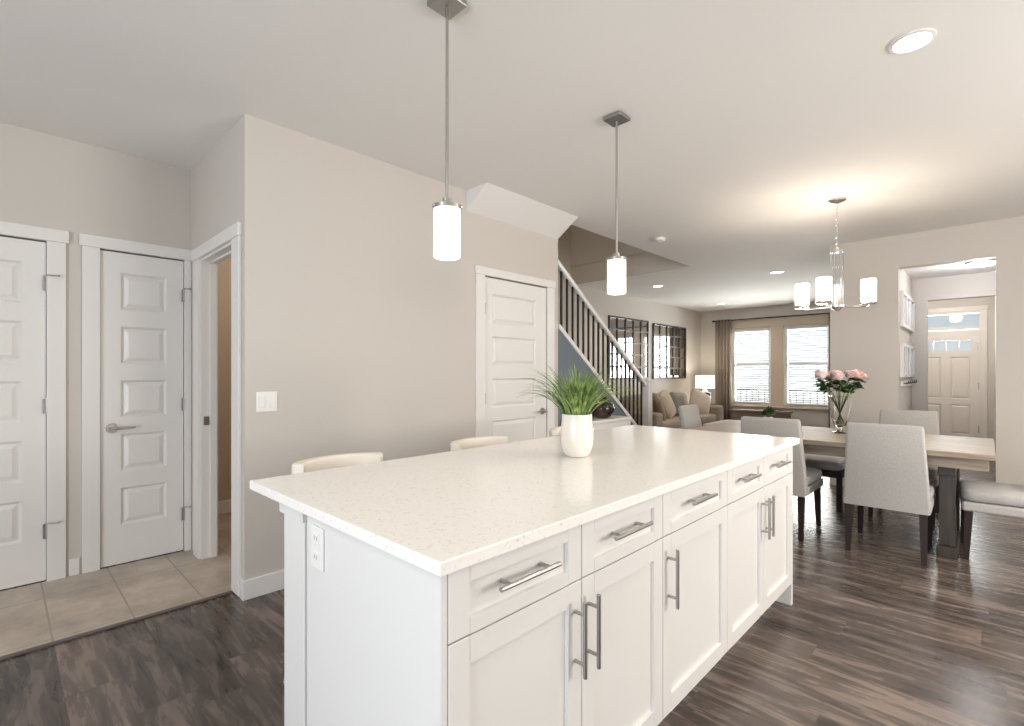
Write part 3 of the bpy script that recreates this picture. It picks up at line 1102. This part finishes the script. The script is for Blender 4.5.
# hall flush light
hl = thing('flush_light', 'lit shallow dome light on the hall ceiling', 'ceiling light', (-0.06, 7.12, 2.44))
MB().lathe([(0, -0.0005), (0.13, -0.0005), (0.135, -0.012), (0.13, -0.016), (0, -0.016)], n=36).build('base', M['satin'], hl)
MB().lathe([(0, -0.052), (0.05, -0.049), (0.09, -0.038), (0.118, -0.022), (0.124, -0.0165), (0, -0.0165)], n=36).build('diffuser', M['shade'], hl)

# ------------------------------------------------------------------ chandelier
fwv = Vector((-math.sin(R(44)), math.cos(R(44)), 0)); rtv = Vector((math.cos(R(44)), math.sin(R(44)), 0))
ch = thing('chandelier', 'chrome chandelier with lit glass cylinders above the dining table', 'chandelier', (-0.931, 4.919, H))
MB().lathe([(0, -0.0005), (0.066, -0.0005), (0.064, -0.012), (0.03, -0.024), (0.012, -0.032), (0, -0.032)], n=32).build('canopy', M['nickel'], ch)
m = MB()
for k in range(14):
    z = -0.045 - k * 0.026
    pts = []
    for q in range(9):
        a = 2 * PI * q / 8
        u, vv = 0.008 * math.cos(a), 0.016 * math.sin(a)
        pts.append((u, 0, z + vv) if k % 2 else (0, u, z + vv))
    m.tube(pts, 0.0022, 6)
m.build('chain', M['chrome'], ch)
m = MB()
m.lathe([(0, -0.40), (0.012, -0.402), (0.016, -0.425), (0.048, -0.43), (0.05, -0.445), (0, -0.446)], n=32)
m.build('cap', M['chrome'], ch)
m = MB()
for k in range(4):
    a = R(45 + 90 * k + 44)
    m.cyl((0.036 * math.cos(a), 0.036 * math.sin(a), -0.446), (0.036 * math.cos(a), 0.036 * math.sin(a), -0.889), 0.0115, n=16)
m.build('glass_rods', M['glass'], ch)
MB().cyl((0, 0, -0.446), (0, 0, -0.89), 0.008, n=14).build('column', M['chrome'], ch)
m = MB()
m.lathe([(0, -0.89), (0.05, -0.89), (0.052, -0.907), (0.03, -0.922), (0.016, -0.94), (0, -0.944)], n=32)
m.build('hub', M['chrome'], ch)
for lat, dep in ((-0.208, 0.145), (-0.208, -0.155), (0.206, -0.085)):
    p = rtv * lat + fwv * dep
    m = MB()
    e = p.normalized() * 0.04
    m.tube([(e.x, e.y, -0.902), (p.x * 0.9, p.y * 0.9, -0.912), (p.x, p.y, -0.907), (p.x, p.y, -0.894)], 0.007, 10)
    m.lathe([(0, -0.90), (0.052, -0.90), (0.060, -0.892), (0.060, -0.880), (0.054, -0.874), (0, -0.874)], c=(p.x, p.y, 0), n=28)
    arm = m.build('arm', M['chrome'], ch)
    bl = lamp('bulb_glow', (p.x, p.y, -0.715), 5, 0.03)
    bl.parent = ch
    MB().lathe([(0, -0.8735), (0.048, -0.8735), (0.054, -0.868), (0.0545, -0.690), (0.052, -0.686), (0.048, -0.690), (0.048, -0.857), (0, -0.857)], c=(p.x, p.y, 0), n=32).build('lamp_shade', M['shade2'], arm)

# ------------------------------------------------------------------ dining set
tb = thing('dining_table', 'long weathered oak trestle dining table under the chandelier', 'table', (-1.0, 4.9, 0))
tw, tdp = 1.025, 0.555
m = MB()
m.box(-tw, tw, -tdp, tdp, 0.722, 0.76, 0.004)
m.build('tabletop', M['tablewood'], tb)
m = MB()
m.box(-tw + 0.03, tw - 0.03, -tdp + 0.06, -tdp + 0.085, 0.645, 0.7215, 0.002)
m.box(-tw + 0.03, tw - 0.03, tdp - 0.085, tdp - 0.06, 0.645, 0.7215, 0.002)
m.box(-tw + 0.03, -tw + 0.055, -tdp + 0.085, tdp - 0.085, 0.645, 0.7215, 0.002)
m.box(tw - 0.055, tw - 0.03, -tdp + 0.085, tdp - 0.085, 0.645, 0.7215, 0.002)
m.build('apron', M['tablewood'], tb)
for s in (-1, 1):
    m = MB()
    x = 0.785 if s > 0 else -0.725
    m.box(x - 0.055, x + 0.055, -0.36, 0.36, 0.0, 0.075, 0.006)
    m.box(x - 0.045, x + 0.045, -0.40, 0.40, 0.575, 0.6445, 0.004)
    m.box(x - 0.045, x + 0.045, -0.315, -0.185, 0.075, 0.575, 0.004)
    m.box(x - 0.045, x + 0.045, 0.185, 0.315, 0.075, 0.575, 0.004)
    m.build('trestle', M['trestle'], tb)
MB().box(-0.68, 0.74, -0.04, 0.04, 0.585, 0.64, 0.003).build('stretcher', M['trestle'], tb)


def chair_proto():
    """parsons chair, front = +y, back plane near y = 0"""
    r = thing('dining_chair', '', 'chair', (0, 0, 0), 0, 'upholstered dining chairs')
    # backrest : side profile swept across with slightly flaring width
    prof = [(0.02, 0.335), (0.0, 0.60), (-0.045, 0.90), (-0.035, 0.925), (-0.005, 0.925), (0.012, 0.905), (0.065, 0.62), (0.085, 0.46), (0.09, 0.335)]
    m = MB()
    t = bmesh.new()
    w0, w1 = 0.247, 0.212
    A, B = [], []
    for y, z in prof:
        k = (z - 0.335) / 0.59
        ww = w0 + (w1 - w0) * k
        A.append(t.verts.new((-ww, y, z)))
        B.append(t.verts.new((ww, y, z)))
    t.faces.new(A[::-1]); t.faces.new(B)
    n = len(prof)
    for i in range(n):
        j = (i + 1) % n
        t.faces.new((A[i], A[j], B[j], B[i]))
    bmesh.ops.recalc_face_normals(t, faces=t.faces)
    bmesh.ops.bevel(t, geom=[e for e in t.edges if abs(e.verts[0].co.x - e.verts[1].co.x) < 0.02], offset=0.016, segments=3, affect='EDGES', profile=0.5)
    for f_ in t.faces:
        f_.smooth = True
    t.verts.index_update()
    m._merge(t)
    m.build('backrest', M['fabric'], r)
    m = MB()
    m.box(-0.246, 0.246, 0.091, 0.565, 0.335, 0.40, 0.014, 3)
    s_ = m.build('seat_frame', M['fabric'], r)

    def puff(p):
        return Vector((p.x, p.y, p.z * (1.0 if p.z < 0 else 1.0 + 0.25 * (1 - p.x * p.x) * (1 - p.y * p.y))))
    MB().superq((0, 0.328, 0.44), (0.247, 0.24, 0.042), 0.35, 0.22, fn=puff).build('seat', M['fabric'], r)
    for sx in (-1, 1):
        for y0, y1 in ((0.05, 0.012), (0.53, 0.545)):
            x = 0.205 * sx
            x1 = 0.212 * sx
            a, b_ = 0.022, 0.015
            MB().hexa([(x1 - b_, y1 - b_, 0), (x1 + b_, y1 - b_, 0), (x1 + b_, y1 + b_, 0), (x1 - b_, y1 + b_, 0)],
                      [(x - a, y0 - a, 0.337), (x + a, y0 - a, 0.337), (x + a, y0 + a, 0.337), (x - a, y0 + a, 0.337)]).build('leg', M['darkwood'], r)
    return r
c0 = chair_proto()
spots = [(-0.525, 4.24, 1, 'light grey chair with its back to the viewer, left of the trestle foot'),
         (-1.245, 4.22, 0, 'light grey chair beside the far corner of the island'),
         (-0.556, 5.95, 180, 'pale chair across the table in front of the hall opening'),
         (0.41, 4.86, 94, 'grey chair at the table end, only its seat in view'),
         (-2.36, 5.24, -88, 'grey chair at the table end next to the sofa')]
for i, (x, y, a, lab) in enumerate(spots):
    o = c0 if i == 0 else copy_tree(c0)
    o.location = (x, y, 0)
    o.rotation_euler.z = R(a)
    o['label'] = lab

bn = thing('dining_bench', 'dark framed bench with grey cushions on the wall side of the table', 'bench', (-1.43, 5.60, 0))
MB().box(-0.45, 0.45, -0.21, 0.21, 0.30, 0.36, 0.006).build('frame', M['darkwood'], bn)
for s in (-1, 1):
    MB().superq((0.225 * s, 0, 0.405), (0.222, 0.21, 0.05), 0.4, 0.3).build('cushion', M['fabric'], bn)
for sx in (-1, 1):
    for sy in (-1, 1):
        MB().box(0.425 * sx - 0.022, 0.425 * sx + 0.022, 0.185 * sy - 0.022, 0.185 * sy + 0.022, 0, 0.302, 0.003).build('leg', M['darkwood'], bn)

# vase and roses
vl = (-0.931, 5.035, 0.76)
vs = thing('glass_vase', 'flared clear glass vase holding roses on the dining table', 'vase', vl)
MB().lathe([(0, 0.0), (0.052, 0.0), (0.054, 0.005), (0.026, 0.014), (0.019, 0.03), (0.028, 0.045), (0.046, 0.075), (0.066, 0.14), (0.080, 0.22), (0.090, 0.295), (0.095, 0.318), (0.092, 0.319), (0.086, 0.295), (0.076, 0.22), (0.062, 0.14), (0.042, 0.078), (0.02, 0.058), (0, 0.054)], n=40).build('bowl', M['glass'], vs)


def rose_proto():
    r = thing('rose', 'pink rose on a long green stem in the clear glass vase', 'flower', (0, 0, 0), 0, 'pink roses in the glass vase')
    m = MB()
    # layered cupped petals
    for layer, (n, rad, h0, h1, op) in enumerate(((3, 0.015, 0.0, 0.056, 0.15), (4, 0.027, -0.003, 0.056, 0.3), (5, 0.039, -0.006, 0.048, 0.5), (6, 0.048, -0.008, 0.036, 0.85))):
        for k in range(n):
            az = 2 * PI * k / n + layer * 0.6
            rows = []
            for i in range(6):
                t_ = i / 5
                rr = rad * (0.25 + 0.75 * math.sin(min(1, t_ * 1.15) * PI / 2)) + op * 0.014 * t_ * t_
                z = h0 + (h1 - h0) * (t_ ** 0.8) - (op * 0.012 * max(0, t_ - 0.75) * 4)
                half = (PI / n) * 1.25 * math.sin(PI * (0.22 + 0.62 * t_))
                rows.append([m.bm.verts.new((rr * math.cos(az + s * half), rr * math.sin(az + s * half), z)) for s in (-1, -0.5, 0, 0.5, 1)])
            for a, b_ in zip(rows, rows[1:]):
                for q in range(4):
                    m.bm.faces.new((a[q], a[q + 1], b_[q + 1], b_[q])).smooth = True
    m.lathe([(0, -0.012), (0.012, -0.008), (0.018, 0.004), (0.012, 0.03), (0, 0.034)], n=12)
    m.build('bloom', M['rose'], r, sharp=180)
    return r
NR = 11
heads = []
for i in range(NR):
    if i < 3:
        rad, a, z = 0.062, 2 * PI * i / 3 + 0.4, 0.485
    else:
        rad, a, z = 0.158 + 0.018 * ((i * 7) % 3 - 1), 2 * PI * (i - 3) / 8 + 0.2, 0.467 + 0.010 * ((i * 5) % 3)
    heads.append((rad, a, z))
for i, (rad, a, z) in enumerate(heads):
    r = rose_proto()
    hx, hy = rad * math.cos(a), rad * math.sin(a)
    r.location = (vl[0] + hx, vl[1] + hy, vl[2] + z)
    tilt = rad * 3.2
    for ch_ in r.children:
        ch_.rotation_euler = (-tilt * math.sin(a), tilt * math.cos(a), a)
    bx, by = -0.2 * hx + random.uniform(-0.006, 0.006), -0.2 * hy + random.uniform(-0.006, 0.006)
    # stem : local coordinates relative to head
    p_neck = (hx * 0.42, hy * 0.42, 0.32)
    pts = [(bx, by, 0.075), (hx * 0.08, hy * 0.08, 0.2), p_neck, (hx * 0.8, hy * 0.8, z - 0.08), (hx, hy, z - 0.008)]
    pts = [(p[0] - hx, p[1] - hy, p[2] - z) for p in pts]
    MB().tube(pts, 0.0034, 8).build('stem', M['stem'], r)
    m = MB()
    for k in range(12):
        t_ = random.uniform(0.3, 0.97)
        bx_ = pts[2][0] + (pts[4][0] - pts[2][0]) * t_
        by_ = pts[2][1] + (pts[4][1] - pts[2][1]) * t_
        bz_ = pts[2][2] + (pts[4][2] - pts[2][2]) * t_
        az = a + random.uniform(-1.6, 1.6)
        L = random.uniform(0.05, 0.08)
        d = Vector((math.cos(az), math.sin(az), random.uniform(-0.25, 0.35)))
        sd_ = Vector((-math.sin(az), math.cos(az), random.uniform(-0.3, 0.3)))
        rows = []
        for q in range(6):
            u = q / 5
            ww = 0.025 * math.sin(PI * (u * 0.94 + 0.04)) ** 0.8
            c_ = Vector((bx_, by_, bz_)) + d * (0.008 + L * u) + Vector((0, 0, -0.018 * u * u))
            rows.append([m.bm.verts.new(c_ + sd_ * ww + Vector((0, 0, 0.004))), m.bm.verts.new(c_), m.bm.verts.new(c_ - sd_ * ww + Vector((0, 0, 0.004)))])
        for A, B in zip(rows, rows[1:]):
            for q in (0, 1):
                m.bm.faces.new((A[q], A[q + 1], B[q + 1], B[q])).smooth = True
    m.build('leaves', M['leaf_dark'], r, sharp=180)

# little plant on the table
lp = thing('small_potted_plant', 'small dark green plant in a white pot on the dining table', 'plant', (-1.56, 5.22, 0.7605))
MB().lathe([(0, 0), (0.032, 0), (0.042, 0.03), (0.044, 0.085), (0.041, 0.088), (0.04, 0.078), (0, 0.076)], n=28).build('pot', M['ceramic'], lp)
m = MB()
for i in range(70):
    az = random.uniform(0, 2 * PI)
    el = random.uniform(0.1, 1.5)
    L = random.uniform(0.05, 0.085)
    d = Vector((math.cos(az) * math.cos(el), math.sin(az) * math.cos(el), math.sin(el)))
    sd_ = Vector((-math.sin(az), math.cos(az), 0))
    c_ = Vector((0, 0, 0.09)) + d * L
    up = sd_.cross(d)
    n_ = [c_ + d * 0.03, c_ + sd_ * 0.014 + up * 0.004, c_ - d * 0.016, c_ - sd_ * 0.014 + up * 0.004]
    f_ = m.bm.faces.new([m.bm.verts.new(p) for p in n_])
for i in range(12):
    az = i * 2.4
    m.cyl((0, 0, 0.076), (0.05 * math.cos(az), 0.05 * math.sin(az), 0.13 + 0.004 * i), 0.0016, n=5)
m.build('leaves', M['leaf_dark'], lp, sharp=180)

# ------------------------------------------------------------------ staircase
SL = -0.725
y_b, z_b = 5.50, 0.50


def capz(y):
    return 1.763 + (y - 3.771) * -0.742
stc = thing('staircase', 'carpeted staircase with white cap and dark balusters beside the pantry door', 'stairs', (XL - 0.03, 3.78, 0))
ox, oy = XL - 0.03, 3.78


def LY(y):
    return y - oy
m = MB()
yb0 = 3.78
ye = 5.62
poly = [(LY(yb0), capz(yb0) - 0.05), (LY(ye), capz(ye) - 0.05), (LY(ye), capz(ye)), (LY(yb0), capz(yb0))]
m.prism(poly, 'x', -0.055, 0.045)
m.build('stringer_cap', M['trim'], stc)
# carpeted steps
m = MB()
nstep = 10
run, rise = 0.255, 0.189
for i in range(nstep):
    y1 = 5.92 - i * run
    z1 = (i + 1) * rise
    if y1 - run < yb0 - 0.35:
        break
    m.box(-0.97, -0.06, LY(max(y1 - run, 3.78)) if False else LY(y1 - run), LY(y1), max(0, z1 - rise - 0.10), z1, 0.012, 2)
m.build('steps', M['carpet'], stc)
# handrail
railz = lambda y: 2.372 + (y - 3.771) * -0.712
m = MB()
poly = [(LY(3.775), railz(3.775) - 0.03), (LY(5.50), railz(5.50) - 0.03), (LY(5.50), railz(5.50) + 0.022), (LY(3.775), railz(3.775) + 0.022)]
m.prism(poly, 'x', -0.03, 0.03, 0.006, 2)
m.build('handrail', M['trim'], stc)
nb = 15
k = 0
y = 3.86
while y < 5.47:
    m = MB()
    m.box(-0.0085, 0.0085, LY(y) - 0.0085, LY(y) + 0.0085, capz(y) - 0.02, railz(y) - 0.02)
    m.build('baluster', M['iron'], stc)
    y += 0.092
m = MB()
m.box(-0.05, 0.05, LY(5.555) - 0.05, LY(5.555) + 0.05, 0.0, 1.165, 0.004)
m.box(-0.06, 0.06, LY(5.555) - 0.06, LY(5.555) + 0.06, 1.165, 1.195, 0.006)
m.build('newel_post', M['trim'], stc)
m = MB()
m.prism([(3.77, 0.0), (5.505, 0.0), (5.505, capz(5.505) - 0.052), (3.77, capz(3.77) - 0.052)], 'x', XL - 0.08, XL - 0.002)
struct(m.build('wall_understair', M['accent']), 'slate blue triangular wall under the stairs', 'wall')
baseboard('baseboard_stair', XL - 0.002, XL + 0.012, 3.70, 5.50)

# console under the stairs and vase
cn = thing('console_table', 'narrow white console table against the slate blue stair wall', 'table', (-2.86, 4.30, 0))
MB().box(-0.14, 0.13, -0.50, 0.36, 0.785, 0.815, 0.004).build('tabletop', M['trim'], cn)
MB().box(-0.12, 0.11, -0.46, 0.33, 0.71, 0.785).build('apron', M['trim'], cn)
MB().box(-0.12, 0.11, -0.46, 0.33, 0.16, 0.185).build('shelf', M['trim'], cn)
for x in (-0.115, 0.105):
    for y in (-0.455, 0.32):
        MB().box(x - 0.02, x + 0.02, y - 0.02, y + 0.02, 0, 0.785, 0.002).build('leg', M['trim'], cn)
rv = thing('round_vase', 'glossy dark brown round vase on the white console table', 'vase', (-2.86, 4.30, 0.815))
MB().lathe([(0, 0), (0.05, 0.0), (0.085, 0.02), (0.118, 0.07), (0.122, 0.11), (0.10, 0.16), (0.06, 0.195), (0.04, 0.21), (0.042, 0.235), (0.05, 0.245), (0.044, 0.246), (0.034, 0.235), (0.034, 0.20), (0, 0.19)], n=36).build('body', M['onyx'], rv)

# ------------------------------------------------------------------ mirrors
def pane_mirror(y0, y1, z0, z1, label):
    r = thing('pane_mirror', label, 'mirror', (XF, y0, z0), R(90), 'paned mirrors above the sofa')
    w_, h_ = y1 - y0, z1 - z0
    m = MB()
    fw_ = 0.032
    m.box(0, fw_, -0.03, -0.001, 0, h_); m.box(w_ - fw_, w_, -0.03, -0.001, 0, h_)
    m.box(fw_, w_ - fw_, -0.03, -0.001, 0, fw_); m.box(fw_, w_ - fw_, -0.03, -0.001, h_ - fw_, h_)
    for i in range(1, 5):
        x = w_ * i / 5
        m.box(x - 0.019, x + 0.019, -0.028, -0.008, fw_, h_ - fw_)
        z = h_ * i / 5
        m.box(fw_, w_ - fw_, -0.024, -0.008, z - 0.013, z + 0.013)
    m.build('frame', M['black'], r)
    MB().box(0.01, w_ - 0.01, -0.012, -0.002, 0.01, h_ - 0.01).build('glass', M['mirror'], r)
pane_mirror(7.69, 9.14, 1.158, 2.325, 'black paned square mirror crossed by the stair handrail')
pane_mirror(9.34, 10.85, 1.15, 2.30, 'black paned square mirror nearer the corner lamp')

# ------------------------------------------------------------------ sofa and pillows
so = thing('sofa', 'taupe track arm sofa below the paned mirrors', 'sofa', (-4.93, 8.70, 0))
hw = 1.38
MB().box(0.02, 1.02, -hw + 0.22, hw - 0.22, 0.10, 0.30, 0.02, 3).build('base', M['sofa'], so)
MB().box(0.02, 0.24, -hw + 0.22, hw - 0.22, 0.302, 0.74, 0.05, 4).build('backrest', M['sofa'], so)
for s in (-1, 1):
    a, b_ = (-hw, -hw + 0.215) if s < 0 else (hw - 0.215, hw)
    MB().box(0.02, 1.10, a, b_, 0.10, 0.625, 0.05, 4).build('arm', M['sofa'], so)
for i in range(3):
    y = -0.775 + 0.775 * i
    MB().superq((0.66, y, 0.385), (0.40, 0.384, 0.085), 0.3, 0.2).build('seat_cushion', M['sofa'], so)
    MB().superq((0.36, y, 0.66), (0.12, 0.38, 0.22), 0.35, 0.3, Matrix.Rotation(R(-10), 4, 'Y')).build('back_cushion', M['sofa'], so)
for sx in (0.08, 0.96):
    for sy in (-1, 1):
        MB().cyl((sx, sy * (hw - 0.12), 0), (sx, sy * (hw - 0.12), 0.1), 0.02, 0.03, n=12).build('leg', M['darkwood'], so)


def throw(loc, size, rot, matk, label):
    def cr(p):
        k = 1.0 - 0.55 * max(abs(p.y), abs(p.z)) ** 3
        return Vector((p.x * k, p.y * (1 + 0.06 * abs(p.z) ** 4), p.z * (1 + 0.06 * abs(p.y) ** 4)))
    o = MB().superq((0, 0, 0), (0.085, size, size), 0.45, 0.45, fn=cr, nu=20, nv=32).build('throw_pillow', M[matk], None, loc)
    o.rotation_euler = rot
    tag(o, label, 'pillow', 'throw pillows on the sofa')
throw((-4.12, 7.90, 0.68), 0.225, (R(18), R(-18), R(35)), 'pil_brown', 'brown throw pillow leaning on the sofa arm nearest the stairs')
throw((-4.20, 8.38, 0.71), 0.25, (R(12), R(-20), R(8)), 'pil_tan', 'tan throw pillow standing tilted beside the brown one')
throw((-4.28, 8.98, 0.69), 0.22, (R(-8), R(-18), R(-5)), 'pil_olive', 'olive grey throw pillow in the middle of the sofa')
throw((-4.15, 9.68, 0.69), 0.24, (R(-26), R(-18), R(-22)), 'pil_light', 'cream throw pillow leaning by the sofa arm nearest the curtain')

# lamp on side table
stb = thing('side_table', 'small dark round side table under the corner lamp', 'table', (-4.58, 10.95, 0))
MB().lathe([(0, 0.555), (0.24, 0.555), (0.245, 0.565), (0.24, 0.58), (0, 0.58)], n=36).build('tabletop', M['darkwood'], stb)
MB().cyl((0, 0, 0.02), (0, 0, 0.555), 0.025, n=16).build('column', M['darkwood'], stb)
MB().lathe([(0, 0), (0.18, 0), (0.18, 0.014), (0.03, 0.03), (0, 0.03)], n=32).build('base', M['darkwood'], stb)
tl = thing('table_lamp', 'lit white drum lamp in the corner beside the sofa', 'lamp', (-4.58, 10.95, 0.5805))
MB().lathe([(0, 0), (0.07, 0), (0.075, 0.02), (0.10, 0.06), (0.135, 0.13), (0.125, 0.19), (0, 0.20)], n=32).build('base', M['ceramic'], tl)
MB().lathe([(0, 0.20), (0.126, 0.19), (0.132, 0.205), (0.127, 0.255), (0.09, 0.275), (0, 0.28)], n=32).build('band', M['black'], tl)
MB().lathe([(0, 0.28), (0.06, 0.278), (0.05, 0.31), (0.012, 0.335), (0.012, 0.39), (0, 0.39)], n=24).build('neck', M['ceramic'], tl)
MB().lathe([(0.205, 0.355), (0.20, 0.632), (0.197, 0.632), (0.202, 0.355)], n=40).build('lamp_shade', M['linen'], tl)
lg = lamp('lamp_glow', (0, 0, 0.56), 7, 0.03)
lg.parent = tl
lb = MB().superq((0, 0, 0.47), (0.035, 0.035, 0.05), 1, 1).build('bulb', M['shade2'], tl)

# ottoman
ot = thing('ottoman', 'flat pale grey ottoman in front of the sofa', 'ottoman', (-3.0, 8.55, 0))
MB().box(-0.42, 0.42, -0.55, 0.55, 0.10, 0.36, 0.02, 3).build('base', M['fabric_warm'], ot)
MB().superq((0, 0, 0.39), (0.43, 0.56, 0.06), 0.35, 0.25).build('cushion', M['fabric'], ot)
for sx in (-1, 1):
    for sy in (-1, 1):
        MB().cyl((0.36 * sx, 0.48 * sy, 0), (0.36 * sx, 0.48 * sy, 0.102), 0.018, 0.026, n=10).build('leg', M['darkwood'], ot)

# low bench below windows
lbn = thing('low_bench', 'low brown wooden bench below the living room windows', 'bench', (-3.56, 11.38, 0))
MB().box(-0.58, 0.58, -0.19, 0.19, 0.435, 0.475, 0.004).build('top', M['benchwood'], lbn)
MB().box(-0.55, 0.55, -0.17, 0.17, 0.10, 0.435, 0.003).build('body', M['benchwood'], lbn)
for sx in (-1, 1):
    for sy in (-1, 1):
        MB().box(0.52 * sx - 0.025, 0.52 * sx + 0.025, 0.14 * sy - 0.025, 0.14 * sy + 0.025, 0, 0.10).build('leg', M['benchwood'], lbn)

# curtain and rod
def curtain(x0, x1, y, folds, label):
    r = thing('curtain', label, 'curtain', ((x0 + x1) / 2, y, 0))
    m = MB()
    w_ = x1 - x0
    n = folds * 12
    pts = [(-w_ / 2 + w_ * i / n, 0.05 * math.sin(2 * PI * folds * i / n) + 0.006 * math.sin(i * 1.7)) for i in range(n + 1)]
    th = 0.004
    rows = []
    for z in (0.02, 0.9, 1.8, 2.5):
        k = 1.0 + 0.0 * z
        rows.append([[m.bm.verts.new((x, yy * (0.75 + 0.25 * (z < 1)) + d, z)) for x, yy in pts] for d in (0, th)])
    for A, B in zip(rows, rows[1:]):
        for s in (0, 1):
            for i in range(n):
                m.bm.faces.new((A[s][i], A[s][i + 1], B[s][i + 1], B[s][i])).smooth = True
    for i in range(n):
        m.bm.faces.new((rows[0][0][i], rows[0][0][i + 1], rows[0][1][i + 1], rows[0][1][i]))
        m.bm.faces.new((rows[-1][0][i], rows[-1][0][i + 1], rows[-1][1][i + 1], rows[-1][1][i]))
    m.build('drape', M['curtain'], r, sharp=180)
    return r
curtain(-4.60, -4.24, 11.58, 5, 'taupe curtain hanging between corner lamp and window')
curtain(-2.33, -2.02, 11.58, 4, 'taupe curtain at the window edge behind the dining wall')
cr = thing('curtain_rod', 'dark curtain rod above the living room windows', 'curtain rod', (-3.3, 11.58, 2.475))
MB().cyl((-1.33, 0, 0), (1.33, 0, 0), 0.014, n=14).build('rod', M['iron'], cr)
for s in (-1, 1):
    MB().superq((1.35 * s, 0, 0), (0.03, 0.024, 0.024), 1, 1).build('finial', M['iron'], cr)
    MB().cyl((1.25 * s, 0, 0), (1.25 * s, 0.119, 0), 0.008, n=10).build('bracket', M['iron'], cr)

# hall frames + hook rail
def hall_frame(z0, z1, label):
    r = thing('paned_wall_frame', label, 'frame', (-0.70, 6.77, z0), R(90), 'paned frames in the hall')
    w_, h_ = 1.10, z1 - z0
    m = MB()
    m.box(0, w_, -0.03, -0.001, 0, 0.035); m.box(0, w_, -0.03, -0.001, h_ - 0.035, h_)
    for x in (0.0175, w_ / 3, 2 * w_ / 3, w_ - 0.0175):
        m.box(x - 0.0175, x + 0.0175, -0.03, -0.001, 0.035, h_ - 0.035)
    m.build('frame', M['trim'], r)
    MB().box(0.02, w_ - 0.02, -0.008, -0.001, 0.02, h_ - 0.02).build('picture', M['photo'], r)
hall_frame(1.78, 2.17, 'white three part frame on the hall wall, upper of two')
hall_frame(1.23, 1.60, 'white three part frame on the hall wall, lower of two')
hk = thing('hook_rail', 'dark row of coat hooks under the paned frames in the hall', 'hooks', (-0.70, 6.80, 1.16), R(90))
MB().box(0, 1.06, -0.018, -0.001, -0.03, 0.03, 0.003).build('board', M['trim'], hk)
for i in range(5):
    x = 0.1 + i * 0.215
    MB().tube([(x, -0.018, 0.005), (x, -0.05, 0.0), (x, -0.06, 0.015), (x, -0.055, 0.03)], 0.006, 8).build('hook', M['iron'], hk)
